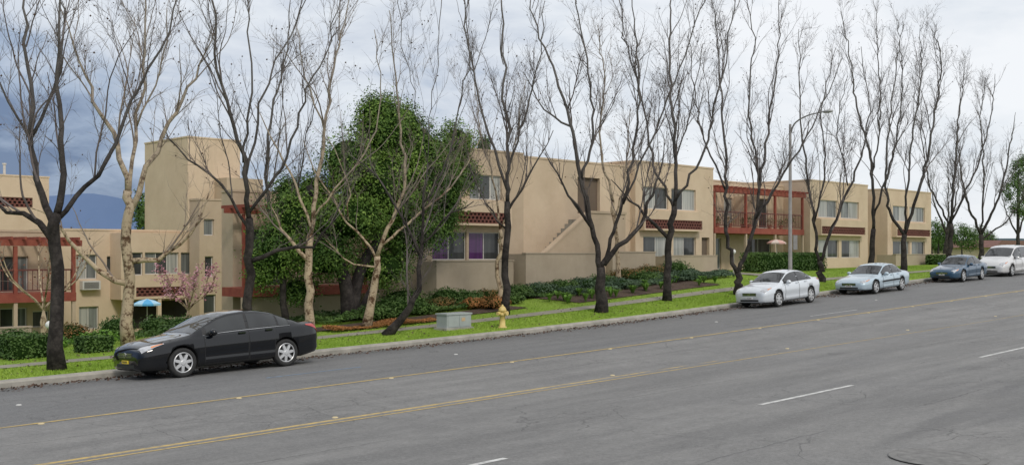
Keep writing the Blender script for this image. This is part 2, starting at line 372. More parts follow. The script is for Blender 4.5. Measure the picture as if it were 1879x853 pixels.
def bush(name,label,cat,u,v,ru,rh,mat,n=700,leaf=.05,rv=None,group=None,box=False,z=None):
    g=gz(u,v) if z is None else z; base=uvw(u,v,g); rv=rv or ru
    t=Thing(name,label,cat,base,group)
    ax=np.array([S2,S2,0]); ay=np.array([-S2,S2,0])
    if box:
        q=rng.uniform(-1,1,(n,3)); f=rng.integers(0,3,n); sg=rng.choice([-1,1],n); q[np.arange(n),f]=sg*rng.uniform(.84,1.08,n)
        L=q; Nn=np.zeros((n,3)); Nn[np.arange(n),f]=sg
    else:
        q=rng.normal(size=(n,3)); q/=np.linalg.norm(q,axis=1)[:,None]; lump=1+.18*np.sin(q[:,0]*5+u)*np.cos(q[:,1]*6+v)
        L=q*lump[:,None]*rng.uniform(.75,1.1,(n,1)); Nn=q
    Pt=np.array(base)+np.outer(L[:,0]*ru,ax)+np.outer(L[:,1]*rv,ay); Pt[:,2]=base[2]+rh*.5+L[:,2]*rh*.5
    Nw=np.outer(Nn[:,0],ax)+np.outer(Nn[:,1],ay); Nw[:,2]=Nn[:,2]+.3
    V,Fc=leaves(Pt,leaf,.6,Nw,.5); t.part('foliage',V,Fc,mat)
    mb=MB()
    if box: mb.box(u-ru*.93,u+ru*.93,v-rv*.93,v+rv*.93,g-.1,g+rh*.92)
    else:
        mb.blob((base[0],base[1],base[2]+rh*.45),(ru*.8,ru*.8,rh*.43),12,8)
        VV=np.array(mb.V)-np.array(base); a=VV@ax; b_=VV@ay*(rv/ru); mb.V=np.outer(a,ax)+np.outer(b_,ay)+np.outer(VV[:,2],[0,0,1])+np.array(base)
    t.part('dark_core',mb.V,mb.F,L_core,True)  # solid dark core added so the foliage is opaque, not branches
    return t
# ---------------------------------------------------------------- bare trees
def vgrow(P0,D,Ln,R,ns,wander,up):
    n=len(P0); pts=[P0]; rr=[R]; d=D.copy(); p=P0.copy()
    for i in range(ns):
        d=d+rng.normal(size=(n,3))*wander; d[:,2]+=up; d/=np.linalg.norm(d,axis=1)[:,None]
        p=p+d*(Ln/ns)[:,None]; pts.append(p); rr.append(R*(1-.75*(i+1)/ns))
    return np.stack(pts,1),np.stack(rr,1)
def seg_mesh(Pt,R,k=3):
    A=Pt[:,:-1].reshape(-1,3); B=Pt[:,1:].reshape(-1,3); ra=R[:,:-1].ravel(); rb=R[:,1:].ravel()
    T=B-A; T/=np.linalg.norm(T,axis=1)[:,None]+1e-9
    X=np.cross(T,np.array([.3,.9,.2])); X/=np.linalg.norm(X,axis=1)[:,None]+1e-9; Y=np.cross(T,X)
    a=np.arange(k)*2*math.pi/k; O=np.cos(a)[None,:,None]*X[:,None]+np.sin(a)[None,:,None]*Y[:,None]
    V=np.concatenate([A[:,None]+O*ra[:,None,None],B[:,None]+O*rb[:,None,None]],1).reshape(-1,3)
    n=len(A); o=np.arange(n)[:,None]*2*k
    Fc=[]
    for j in range(k):
        j2=(j+1)%k; Fc.append(np.concatenate([o+j,o+j2,o+k+j2,o+k+j],1))
    return V,np.concatenate(Fc,0)
def children(Pt,R,n,lo,hi,spread,upb,l0,l1,rmul,rmax):
    m,ns=Pt.shape[0],Pt.shape[1]-1
    w=np.linalg.norm(Pt[:,-1]-Pt[:,0],axis=1); w/=w.sum()
    i=rng.choice(m,n,p=w); t=rng.uniform(lo,hi,n)*ns; k=np.minimum(t.astype(int),ns-1); f=(t-k)[:,None]
    a=Pt[i,k]; b=Pt[i,k+1]; T=b-a; T/=np.linalg.norm(T,axis=1)[:,None]+1e-9
    q=rng.normal(size=(n,3)); q-=(q*T).sum(1)[:,None]*T; q/=np.linalg.norm(q,axis=1)[:,None]
    d=T*.8+q*spread; d[:,2]+=upb; d/=np.linalg.norm(d,axis=1)[:,None]
    r=np.minimum(R[i,k]*rmul,rmax)
    L=rng.uniform(l0,l1,n)*(1-.35*t/ns)
    return a*(1-f)+b*f,d,L,r
def bare_tree(label,v,limbs,r0,dark=True,dens=1.0,seed=0,far=1.0,off=0):
    global rng; rng=np.random.default_rng(100+seed)
    limbs=[[(x+off,y) for x,y in L] for L in limbs]
    bx,by=limbs[0][0]; u=U(bx,v); g=gz(u,v); base=uvw(u,v,g-.05); Y=base[1]
    t=Thing('bare_tree',label,'tree',base,'bare winter trees along the street')
    mb=MB(); LP=[];LR=[]
    depth_at={}
    for li,L in enumerate(limbs):
        pts=[]; drift=rng.uniform(-1,1)*.16 if li else 0
        for i,(px,py) in enumerate(L):
            z=(HY-py)/F*Y
            if li==0 and i==0: z=g-.05
            pts.append([(px-CX)/F*Y,z])
        pts=np.array(pts); ln=np.concatenate([[0],np.cumsum(np.hypot(*np.diff(pts,axis=0).T))])
        start=tuple(L[0]); best=None
        for key,val in depth_at.items():
            q=math.hypot(key[0]-start[0],key[1]-start[1])
            if best is None or q<best[0]: best=(q,val)
        d0,rs=(best[1] if best else (0,r0))
        dep=d0+drift*ln*1.0
        P_=np.stack([pts[:,0],Y+dep,pts[:,1]+ZO],1)
        n=max(6,int(ln[-1]/.4)); P3=smooth_poly(P_,n)
        P3[1:-1]+=rng.normal(size=(n-2,3))*.045
        tt=np.linspace(0,1,n)
        if li==0: rA=r0; rB=r0*.78 if len(limbs)>1 and ln[-1]<5 else r0*.14
        else: rA=min(rs*.70,r0*.56); rB=.014
        R=rA*(1-tt)**1.05+rB*(1-(1-tt)**1.05)
        if li==0: R=R*(1+.45*np.exp(-tt*ln[-1]/.35))
        mb.tube(P3,R,9 if rA>.06 else 6)
        for (px,py),tq in zip(L,ln/ln[-1]):
            depth_at[(px,py)]=(d0+drift*tq*ln[-1],np.interp(tq,tt,R))
        K=14; ts=np.linspace(0,1,K+1); Q=np.stack([np.interp(ts,tt,P3[:,c]) for c in range(3)],1); QR=np.interp(ts,tt,R)
        if li>0 or ln[-1]>5: LP.append(Q); LR.append(QR)
    t.part('trunk',mb.V,mb.F,B_dark if dark else B_light,True)
    Pm=np.stack(LP); R=np.stack(LR); tot=np.linalg.norm(np.diff(Pm,axis=1),axis=2).sum()
    a,d,L,r=children(Pm,R,int(tot*.55*dens),.1,.85,.42,.5,2.0,4.8,.5,.036)
    Pa,Ra=vgrow(a,d,L,r,14,.09,.06)
    Pm2=np.concatenate([Pm,Pa]); R2_=np.concatenate([R,Ra]); V0,F0=seg_mesh(Pa,Ra,5)
    n1=int(tot*3.6*dens)
    a,d,L,r=children(Pm2,R2_,n1,.18,1,.6,.4,.5,2.2,.55,.017)
    P1,R1=vgrow(a,d,L,r,5,.12,.08)
    V1,F1=seg_mesh(P1,R1,4)
    a,d,L,r=children(P1,R1,int(n1*5.5),.1,1,.65,.25,.35,1.1,.6,.0080)
    P2,R2=vgrow(a,d,L,np.maximum(r,.005)*far,4,.16,.06); V2,F2=seg_mesh(P2,R2)
    a,d,L,r=children(P2,R2,int(n1*9),.15,1,.75,.15,.2,.6,.7,.0045)
    P3_,R3=vgrow(a,d,L,np.maximum(r,.0038)*far,2,.22,.03); V3,F3=seg_mesh(P3_,R3)
    Vt=np.concatenate([V0,V1,V2,V3]); o1=len(V0); o2=o1+len(V1); o3=o2+len(V2)
    Ft=np.concatenate([F0,F1+o1,F2+o2,F3+o3])
    t.part('crown',Vt,Ft,B_twigd if dark else B_twig)
    np_=int(n1*1.1); i=rng.choice(len(P3_),np_); C=P3_[i,-1]+np.array([0,0,-.04]); s=.026
    off_=np.array([[s,0,0],[-s,0,0],[0,s,0],[0,-s,0],[0,0,s],[0,0,-s]])
    V=(C[:,None]+off_[None]*rng.uniform(.7,1.3,(np_,1,1))).reshape(-1,3); b=np.arange(np_)[:,None]*6
    tri=[(0,2,4),(2,1,4),(1,3,4),(3,0,4),(2,0,5),(1,2,5),(3,1,5),(0,3,5)]
    Fc=np.concatenate([b+np.array(q)[None] for q in tri],0)
    o=t.part('seed_pods',V,Fc,M_pod); o['kind']='stuff'
    return t
D1='dark barked bare tree with spreading limbs on the grass strip'
D2='pale mottled barked bare tree standing on the lawn'
TREES=[
(D1,25.9,[[(105,672),(103,560),(97,430),(104,395)],[(100,415),(70,350),(45,250),(30,130),(15,0),(5,-90)],[(104,395),(118,300),(112,180),(113,60),(110,-90)],[(103,405),(160,340),(215,250),(240,170),(300,60),(330,-60)],[(97,440),(50,400),(0,380),(-60,330)],[(45,250),(80,150),(90,40),(70,-60)],[(45,250),(0,170),(-40,60)]],.17,True),
(D2,30.5,[[(237,640),(233,500),(238,400),(235,350)],[(235,350),(215,260),(180,200),(150,120),(110,10)],[(237,360),(245,230),(255,120),(250,0),(255,-60)],[(238,390),(290,260),(340,150),(380,40)],[(233,520),(190,500),(130,440),(110,400),(60,380)],[(236,480),(300,470),(350,420),(385,330)],[(245,230),(290,130),(300,10)]],.17,False),
(D1,29,[[(457,625),(455,500),(457,400)],[(457,400),(450,300),(430,220),(408,120),(402,0),(398,-80)],[(453,330),(475,200),(500,120),(540,30),(560,-50)],[(457,420),(400,330),(330,280),(300,220)],[(457,390),(520,300),(555,200),(600,110),(630,0)],[(456,480),(520,460),(590,440),(620,380)],[(450,300),(468,180),(465,60),(470,-60)]],.15,True),
('slender dark bare tree in front of the apartment wall',33,[[(522,600),(520,520),(505,440)],[(505,440),(485,330),(490,200),(515,90),(520,-20)],[(510,460),(545,370),(560,280),(590,180)]],.13,True),
(D2,30,[[(568,605),(565,520),(570,430)],[(570,430),(582,330),(592,240),(600,150),(620,60),(640,-40)],[(571,420),(540,330),(500,260),(465,190)],[(575,400),(630,330),(680,260),(700,160),(690,60)],[(567,480),(520,430),(500,380)],[(592,240),(560,140),(540,40)]],.15,False),
(D2,29,[[(672,600),(688,520),(692,470)],[(692,470),(720,400),(745,330),(738,240),(732,150),(720,30)],[(690,475),(650,420),(600,350),(560,260)],[(700,450),(760,400),(830,340),(880,250)],[(640,405),(640,330),(600,250)],[(690,490),(640,480),(600,440)]],.14,False),
('dark bare tree leaning sharply from the grass strip',26.6,[[(708,613),(745,570),(768,530),(771,470),(778,380),(785,300)],[(785,300),(790,200),(800,100),(810,0),(815,-80)],[(771,470),(740,400),(700,330),(650,290)],[(779,370),(820,300),(840,200),(862,100),(850,-20)],[(785,300),(760,180),(740,80),(730,-40)],[(772,450),(820,400),(870,370)]],.14,True),
(D1,28.5,[[(926,565),(928,470),(931,370)],[(931,370),(933,300),(925,150),(920,0),(918,-80)],[(931,350),(890,220),(865,120),(850,10),(840,-80)],[(933,310),(960,220),(985,120),(1000,0)],[(930,390),(975,320),(1015,240)],[(929,420),(890,370),(860,300)]],.15,True),
('thin pale bare tree beside a darker trunk',30.5,[[(912,562),(916,470),(918,420)],[(918,420),(905,330),(880,230),(870,130)],[(918,420),(935,340),(950,240),(965,150)]],.09,False),
('large dark bare tree forking low above the grass',26.3,[[(1103,568),(1103,520),(1102,490)],[(1101,495),(1088,420),(1068,330),(1050,230),(1020,130),(985,40),(960,-60)],[(1104,495),(1125,430),(1150,350),(1165,250),(1172,150),(1165,50),(1150,-60)],[(1068,330),(1090,240),(1082,130),(1060,0),(1055,-70)],[(1143,375),(1190,270),(1225,180),(1260,90),(1290,0),(1300,-60)],[(1108,485),(1170,420),(1210,340),(1225,250)],[(1088,420),(1040,350),(1000,280)],[(1050,230),(1000,200),(960,130)]],.21,True),
(D2,32.5,[[(1135,535),(1132,450),(1125,370)],[(1125,370),(1100,250),(1110,150),(1095,50)],[(1128,400),(1150,300),(1155,200)]],.12,False),
(D1,27,[[(1224,555),(1228,450),(1238,380)],[(1238,380),(1240,250),(1233,120),(1240,0),(1240,-80)],[(1237,385),(1200,300),(1180,180),(1150,60),(1140,-40)],[(1238,370),(1290,280),(1310,180),(1330,80),(1345,-30)],[(1229,440),(1170,380),(1120,330)],[(1239,300),(1270,200),(1290,80)]],.16,True),
('dark bare tree with a low wide fork behind a silver car',26.2,[[(1357,540),(1353,500)],[(1352,500),(1336,430),(1338,320),(1335,200),(1330,80),(1320,-50)],[(1355,500),(1385,420),(1400,330),(1420,220),(1440,100),(1450,-30)],[(1390,400),(1450,300),(1500,210),(1540,110)],[(1338,350),(1300,250),(1280,150),(1275,40)],[(1400,330),(1380,200),(1385,80),(1370,-20)]],.18,True),
('dark bare tree with a wide fork beside a pale blue car',27,[[(1508,520),(1504,480)],[(1503,482),(1490,400),(1475,300),(1462,180),(1458,60)],[(1506,480),(1540,390),(1580,300),(1600,200),(1590,80)],[(1492,410),(1512,300),(1505,200),(1530,90)],[(1560,340),(1540,240),(1555,140)]],.16,True),
(D1,30,[[(1598,500),(1603,420)],[(1603,420),(1600,300),(1575,200),(1560,100),(1545,20)],[(1603,400),(1640,270),(1650,150),(1640,40)],[(1601,330),(1612,220),(1605,100),(1600,20)]],.19,True),
(D1,27.5,[[(1656,495),(1660,430)],[(1660,432),(1630,380),(1625,280),(1640,150),(1655,40)],[(1660,430),(1690,330),(1710,220),(1722,110),(1700,50)],[(1661,420),(1665,280),(1680,150),(1675,60)]],.19,True),
(D1,28,[[(1742,480),(1745,410)],[(1745,410),(1750,300),(1755,200),(1762,120)],[(1745,415),(1710,340),(1700,240),(1705,160)],[(1746,405),(1790,300),(1812,200),(1815,140)]],.18,True),
('distant dark bare tree with low spreading limbs',31,[[(1800,465),(1800,430)],[(1800,432),(1770,370),(1752,300),(1740,240)],[(1800,430),(1830,360),(1845,260),(1850,210)],[(1800,430),(1800,320),(1790,220),(1795,160)],[(1800,440),(1850,400),(1885,340)]],.2,True),
('distant dark bare tree beyond the last block',42,[[(1735,465),(1738,430)],[(1738,432),(1715,370),(1705,320)],[(1738,430),(1760,360),(1770,300)],[(1738,430),(1740,360),(1738,300)]],.22,True),
('distant dark bare tree beyond the last block',45,[[(1868,462),(1868,430)],[(1868,432),(1845,390),(1830,340)],[(1868,430),(1890,370),(1900,320)],[(1868,430),(1868,370),(1862,310)]],.22,True),
]
for i,(lab,v,limbs,r0,dk) in enumerate(TREES):
    Yd=v/S2/(1-ratio(limbs[0][0][0]))
    bare_tree(lab,v,limbs,r0,dk,dens=(.62 if i in (4,5,6) else 1.0),seed=i,far=1.0 if Yd<50 else 1.3)
rng=np.random.default_rng(5)
def blossom(u,v,h,mat,lab,n=500):
    g=gz(u,v); base=uvw(u,v,g); t=Thing('flowering_tree',lab,'tree',base); mb=MB(); LP=[]
    for k in range(6):
        a=k*1.05; d=np.array([math.cos(a)*.5,math.sin(a)*.5,1]); 
        Pt=smooth_poly([base,np.array(base)+[0,0,h*.3],np.array(base)+d*h*.55,np.array(base)+d*h*.8+[0,0,.1]],10); mb.tube(Pt,np.linspace(.05,.012,10),6); LP.append(Pt[[0,3,5,6,7,8,9]])
    t.part('trunk',mb.V,mb.F,B_light,True)
    Pm=np.stack(LP); R=np.full(Pm.shape[:2],.03)
    a,d,L,r=children(Pm,R,90,.3,1,.8,.3,.3,.9,.5,.01); P2,R2=vgrow(a,d,L,r,4,.2,.05); V,Fc=seg_mesh(P2,R2)
    i=rng.integers(0,len(P2),n); j=rng.integers(1,5,n); V2,F2=leaves(P2[i,j]+rng.normal(size=(n,3))*.06,.042,.9)
    t.part('crown',V,Fc,B_twig); t.part('blossom',V2,F2,mat)
blossom(U(345,40),40,3.0,L_pink,'small leafless tree with pink blossom by the patio',1300)
blossom(U(80,38),38,4.4,L_rust,'small multi stemmed tree with a few rusty leaves',160)
def evergreen(u,v,blobs,lab,trunks,leaf=.11,nl=26,mat=L_ever,cl=40,cr=.24,core_=.5,shell=.45):
    g=gz(u,v); base=uvw(u,v,g); t=Thing('evergreen_tree',lab,'tree',base); mb=MB()
    for Pt,r in trunks: 
        Pt=smooth_poly([uvw(*p) for p in Pt],10); mb.tube(Pt,np.linspace(r,r*.4,10),9)
    t.part('trunk',mb.V,mb.F,B_dark,True)
    Ps=[];Ns=[]
    for (px,py,vv,rp,rz) in blobs:
        Y=vv/S2/(1-ratio(px)); s=Y/F; c=((px-CX)*s,Y,(HY-py)*s+ZO); r=(rp*s,rp*s*.9,rz*s)
        n=int(cl*(r[0]*r[2]+.4)*1.3); a,b=clumps(c,r,n,nl,cr,shell); Ps.append(a); Ns.append(b)
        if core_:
            core=MB(); core.blob(c,(r[0]*core_,0,r[2]*core_),12,8); t.part('dark_core',core.V,core.F,L_core,True)  # solid dark blob added to fill the crown, not branches
    V,Fc=leaves(np.concatenate(Ps),leaf,.5,np.concatenate(Ns),.4); t.part('crown',V,Fc,mat)
ev=[(705,240,32,58,52),(690,205,32,32,30),(755,280,32,68,62),(640,300,32,52,58),(700,340,32,88,68),(800,345,33,62,66),(640,400,32,75,50),(745,425,32.5,75,52),(838,265,33.5,30,38),(815,400,33,28,32),(850,320,33.5,26,34),(740,225,32.5,34,34),
    (545,400,33,65,52),(575,350,33.5,33,32),(510,460,33,42,48),(590,470,32.5,60,42),(700,490,32.5,55,35),(480,490,33.5,25,40),(530,350,34,24,24),(545,530,33.5,30,22)]
u0=U(640,32)
evergreen(u0,32,ev,'large full green evergreen tree in front of the apartments',[([(u0,32,gz(u0,32)-.1),(u0-.2,32,-.9),(u0-1,32.2,.8),(u0-1.5,32.4,2.5)],.3),([(u0+.1,32,gz(u0,32)-.1),(u0+.5,32,-.7),(u0+1.4,31.8,.8),(u0+2.4,31.9,2.8)],.26),([(u0+.3,32,gz(u0,32)-.1),(u0+1.5,32.2,-1),(u0+2.9,32.3,.3)],.18)],.055,60,cl=52,cr=.22,core_=.74)
u1=U(1868,38); evergreen(u1,38,[(1866,318,38,10,26),(1856,350,38,16,18),(1880,298,38,10,18),(1885,352,38,18,24),(1868,383,38,14,16)],'tall feathery evergreen tree beyond the parked cars',[([(u1,38,-.8),(u1,38,3),(u1,38,8)],.2)],.1,22,core_=0,cl=34,mat=L_hedge)
u1=U(888,62); evergreen(u1,62,[(888,267,62,9,12)],'dark treetop rising behind the flat roof',[([(u1,62,-2),(u1,62,6)],.2)],.14,20,core_=0,mat=L_hedge)
u1=U(257,70); evergreen(u1,70,[(257,375,70,8,22),(260,400,70,10,22)],'narrow evergreen behind the stucco tower',[([(u1,70,-4),(u1,70,3)],.15)],.12,16,core_=0,mat=L_hedge)
for px,v,py,r in ((1722,46,425,20),(1765,60,432,22),(1710,60,440,18),(1800,65,435,20)):
    u1=U(px,v); evergreen(u1,v,[(px,py,v,r,r),(px+r*.7,py+8,v,r*.7,r*.8)],'dark leafy tree beyond the last apartment block',[([(u1,v,-1),(u1,v,1.5)],.15)],.12,16,core_=0,mat=L_hedge)
# ---------------------------------------------------------------- buildings
def facade(mb,u0,u1,z0,z1,v,ops,depth=.2):
    us=sorted({u0,u1,*[o[0] for o in ops],*[o[1] for o in ops]}); zs=sorted({z0,z1,*[o[2] for o in ops],*[o[3] for o in ops]})
    for a,b in zip(us,us[1:]):
        for c,d in zip(zs,zs[1:]):
            mu,mz=(a+b)/2,(c+d)/2
            if any(o[0]<mu<o[1] and o[2]<mz<o[3] for o in ops): continue
            mb.quad(uvw(a,v,c),uvw(b,v,c),uvw(b,v,d),uvw(a,v,d))
    for o in ops:
        a,b,c,d=o[:4]; w=v+depth
        mb.quad(uvw(a,v,c),uvw(a,w,c),uvw(b,w,c),uvw(b,v,c)); mb.quad(uvw(a,v,d),uvw(b,v,d),uvw(b,w,d),uvw(a,w,d))
        mb.quad(uvw(a,v,c),uvw(a,v,d),uvw(a,w,d),uvw(a,w,c)); mb.quad(uvw(b,v,c),uvw(b,w,c),uvw(b,w,d),uvw(b,v,d))
PM={'dark':G_dark,'cur':G_cur,'pur':G_pur,'mid':G_mid}
def window(t,a,b,c,d,v,styles,name='window'):
    fb=MB(); e=.045; w0,w1=v+.10,v+.14
    fb.box(a,b,w0,w1,c,c+e); fb.box(a,b,w0,w1,d-e,d); fb.box(a,a+e,w0,w1,c+e,d-e); fb.box(b-e,b,w0,w1,c+e,d-e)
    n=len(styles); W=(b-a)/n
    for i in range(1,n): fb.box(a+i*W-e*.5,a+i*W+e*.5,w0+.002,w1-.002,c+e,d-e)
    f=t.part(name,fb.V,fb.F,M_frame)
    for i,s in enumerate(styles):
        pb=MB(); q0=a+i*W+.02; q1=a+(i+1)*W-.02
        pb.box(q0,q1,v+.115,v+.125,c+.02,d-.02); t.part('pane',pb.V,pb.F,PM[s],parent=f)
def lattice(t,a,b,c,d,v):
    mb=MB(); mb.box(a,b,v+.185,v+.195,c,d); f=t.part('lattice_shade_back',mb.V,mb.F,M_dark)  # near-black backing, painted as the shade behind the brick screen
    lb=MB(); h=d-c; rows=3; n=max(3,int((b-a)/.24)); th=.028
    for r in range(rows+1):
        z=c+h*r/rows; z=min(max(z,c+th),d-th); lb.box(a,b,v+.03,v+.10,z-th,z+th)
    for r in range(rows):
        for i in range(n):
            x=a+(b-a)*(i+.5*(r%2)+.25)/n; lb.box(x-.05,x+.05,v+.035,v+.095,c+h*r/rows+th,c+h*(r+1)/rows-th)
    t.part('brick_screen',lb.V,lb.F,M_brick,parent=f)
def building(name,label,u0,u1,v0,v1,z0,z1,ops,mat=None,cat='apartment building',cop=True,group=None):
    t=Thing(name,label,cat,uvw((u0+u1)/2,(v0+v1)/2,z0),group); mb=MB(); mat=mat or M_st
    facade(mb,u0,u1,z0,z1,v0,ops)
    mb.quad(uvw(u0,v1,z0),uvw(u0,v0,z0),uvw(u0,v0,z1),uvw(u0,v1,z1)); mb.quad(uvw(u1,v0,z0),uvw(u1,v1,z0),uvw(u1,v1,z1),uvw(u1,v0,z1))
    mb.quad(uvw(u1,v1,z0),uvw(u0,v1,z0),uvw(u0,v1,z1),uvw(u1,v1,z1))
    p=.25
    if cop:
        mb.box(u0-.03,u1+.03,v0-.03,v0+p,z1,z1+.09); mb.box(u0-.03,u1+.03,v1-p,v1+.03,z1,z1+.09)
        mb.box(u0-.03,u0+p,v0+p,v1-p,z1,z1+.09); mb.box(u1-p,u1+.03,v0+p,v1-p,z1,z1+.09)
    mb.quad(uvw(u0,v0,z1-.01),uvw(u1,v0,z1-.01),uvw(u1,v1,z1-.01),uvw(u0,v1,z1-.01))
    t.part('wall',mb.V,mb.F,mat)
    for o in ops:
        if len(o)>4:
            if o[4]=='lat': lattice(t,*o[:4],v0)
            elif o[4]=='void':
                b=MB(); b.box(o[0],o[1],v0+.19,v0+.24,o[2],o[3]); t.part('recess_shade',b.V,b.F,M_soft)  # flat panel closing the void, its shadow painted on
            else: window(t,*o[:4],v0,o[4])
    return t
G='tan stucco apartment blocks facing the street'
def bay(t,a,b,v,zlo,zhi,dep=.5,la=.1,mat=None):
    mb=MB(); facade(mb,a,b,zlo,zhi,v-dep,[(a+la,b-la,zlo+.1,zlo+.62)])
    mb.quad(uvw(a,v,zlo),uvw(a,v-dep,zlo),uvw(a,v-dep,zhi),uvw(a,v,zhi)); mb.quad(uvw(b,v-dep,zlo),uvw(b,v,zlo),uvw(b,v,zhi),uvw(b,v-dep,zhi))
    mb.quad(uvw(a,v-dep,zhi),uvw(b,v-dep,zhi),uvw(b,v,zhi+.04),uvw(a,v,zhi+.04)); mb.quad(uvw(a,v,zlo),uvw(b,v,zlo),uvw(b,v-dep,zlo),uvw(a,v-dep,zlo))
    t.part('bay',mb.V,mb.F,mat or M_st); lattice(t,a+la,b-la,zlo+.1,zlo+.62,v-dep)
VB=36.
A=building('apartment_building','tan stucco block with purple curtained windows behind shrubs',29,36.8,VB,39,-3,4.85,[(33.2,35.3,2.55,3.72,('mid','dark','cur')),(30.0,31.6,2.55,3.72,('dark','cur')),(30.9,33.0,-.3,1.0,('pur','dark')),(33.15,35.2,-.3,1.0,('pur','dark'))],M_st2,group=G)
bay(A,31.6,35.5,VB,1.3,2.45)
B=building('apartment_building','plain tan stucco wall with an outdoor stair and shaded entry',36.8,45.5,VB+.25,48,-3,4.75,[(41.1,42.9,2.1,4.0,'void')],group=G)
mb=MB()
def prism(mb,poly,v0,v1):
    n=len(poly); f=[uvw(u,v0,z) for u,z in poly]; b=[uvw(u,v1,z) for u,z in poly]; mb.quad(*f); mb.quad(*b[::-1])
    for i in range(n): j=(i+1)%n; mb.quad(f[j],f[i],b[i],b[j])
prism(mb,[(36.4,-2),(43.2,-2),(43.2,2.1),(40.4,2.1),(36.4,-.35)],34.75,34.95)
prism(mb,[(43.0,-2),(43.2,-2),(43.2,2.1),(43.0,2.1)],34.96,36.2)
prism(mb,[(36.35,-.33),(36.35,-.45),(40.38,2.05),(43.25,2.05),(43.25,2.17),(40.34,2.17)],34.70,35.0)
B.part('stair_parapet',mb.V,mb.F,M_st2)
mb=MB()
for i in range(14): mb.box(36.6+i*.29,36.9+i*.29,34.96,36.24,-2,-1.3+i*.235)
B.part('stair',mb.V,mb.F,M_conc)
C=building('apartment_building','tan stucco block with paired windows and brick lattice bay',45.5,53.0,VB-.1,48,-3,5.05,[(46.2,48.5,2.5,3.72,('cur','dark')),(48.8,51.2,2.5,3.72,('dark','cur')),(46.2,48.6,-.3,.95,('dark','cur')),(49,51.2,-.3,.95,('cur','dark')),(51.8,52.6,-1.2,.95,'void')],group=G)
bay(C,45.8,51.4,VB-.1,1.28,2.4,.4)
def balcony(t,a,b,v0,vw,zf,zt,nposts,gz0=-2,w_=.07):
    mb=MB(); mb.box(a,b,v0,vw-.01,zf-.36,zf); t.part('balcony_floor',mb.V,mb.F,M_red)
    W=(b-a-.16)/(nposts-1)
    for i in range(nposts):
        x=a+.08+i*W; pb=MB(); pb.box(x-w_,x+w_,v0+.03,v0+.03+w_*2,zf+.002,zt-.26); t.part('balcony_post',pb.V,pb.F,M_red)
        pb=MB(); pb.box(x-.07,x+.07,v0+.03,v0+.17,gz0,zf-.365); t.part('support_post',pb.V,pb.F,M_st2)
    tb=MB(); tb.box(a-.25,b+.25,v0,v0+.14,zt-.25,zt); tb.box(a-.25,b+.25,v0+.9,v0+1.02,zt-.2,zt-.002)
    n=int((b-a)/.5)
    for i in range(n+1):
        x=a+(b-a)*i/n; tb.box(x-.04,x+.04,v0-.3,vw-.02,zt+.001,zt+.12)
    t.part('trellis',tb.V,tb.F,M_red)
    rb=MB(); rb.box(a+.16,b-.16,v0+.05,v0+.12,zf+.92,zf+.99); rb.box(a+.16,b-.16,v0+.06,v0+.11,zf+.1,zf+.15)
    n=int((b-a)/.2)
    for i in range(n): x=a+.2+(b-a-.4)*i/(n-1); rb.box(x-.011,x+.011,v0+.07,v0+.1,zf+.15,zf+.92)
    t.part('railing',rb.V,rb.F,M_rail)
vr=VB+2
BL=building('apartment_building','tan stucco block with long red timber balcony',53.0,64.6,vr,48,-3,4.6,[(54,56.5,1.7,3.7,('dark','mid')),(57.3,58.3,2.4,3.6,('cur',)),(60,62.6,1.7,3.7,('mid','dark')),(54.2,57,-1.0,1.0,('dark','mid')),(60,63,-1.0,1.0,('dark','dark'))],M_st,group=G)
balcony(BL,53.3,63.9,VB,vr,1.6,4.0,4,gz0=-1.4)
mb=MB(); mb.box(58.4,58.55,VB+.2,vr-.02,1.602,3.7); BL.part('divider_wall',mb.V,mb.F,M_st)
D=building('apartment_building','tan stucco block with wide windows above brick lattice',64.6,73,VB-.05,48,-3,4.95,[(65.7,68.4,2.5,3.7,('cur','mid')),(68.9,71.6,2.5,3.7,('mid','cur')),(65.7,68.6,-.3,.95,('cur','dark')),(69,71.8,-.3,.95,('dark','cur'))],group=G)
bay(D,65.4,71.9,VB-.05,1.25,2.35,.4)
D2_=building('apartment_building','narrow recessed stucco bay between two blocks',73,76.2,vr,48,-3,4.75,[(73.6,75.4,2.4,3.7,('dark','mid')),(73.6,75.4,-.3,.95,('dark','dark'))],M_st2,group=G)
E=building('apartment_building','last tan stucco block with wide windows and lattice bay',76.2,84,VB-.05,48,-3,4.85,[(77.1,79.7,2.5,3.65,('mid','cur')),(80,82.8,2.5,3.65,('cur','mid')),(77.1,80,-.3,.95,('dark','mid')),(80.4,82.8,-.3,.95,('mid','dark'))],group=G)
bay(E,76.9,83,VB-.05,1.25,2.35,.4)
def gwall(lab,u0,u1,v,ztop,th=.2,ret=True):
    t=Thing('garden_wall',lab,'wall',uvw((u0+u1)/2,v,gz((u0+u1)/2,v)),'low stucco garden walls'); mb=MB()
    mb.box(u0,u1,v,v+th,-4.5,ztop); 
    if ret: mb.box(u0,u0+th,v+th+.001,VB-.55,-3.3,ztop-.002)
    mb.box(u0-.03,u1+.03,v-.03,v+th+.03,ztop,ztop+.06); t.part('wall',mb.V,mb.F,M_wall)
gwall('low stucco garden wall below purple curtained windows',29.6,34.3,34.2,-.35)
gwall('stucco garden wall in front of the outdoor stair',34.5,39.8,33.6,-.02)
gwall('low stucco garden wall around a patio',41.6,45.2,34.3,.05); gwall('low stucco garden wall around a patio',46,50.9,34.2,-.15)
gwall('low stucco garden wall near the end block',73.4,83.5,34,-.1)
gwall('low patio wall in front of the lower block',U(-40,42),U(58,42),42,ZZ(30,602,42),ret=False)
gwall('low patio wall beside the umbrella',U(285,44),U(362,44),44,ZZ(320,585,44),ret=False)
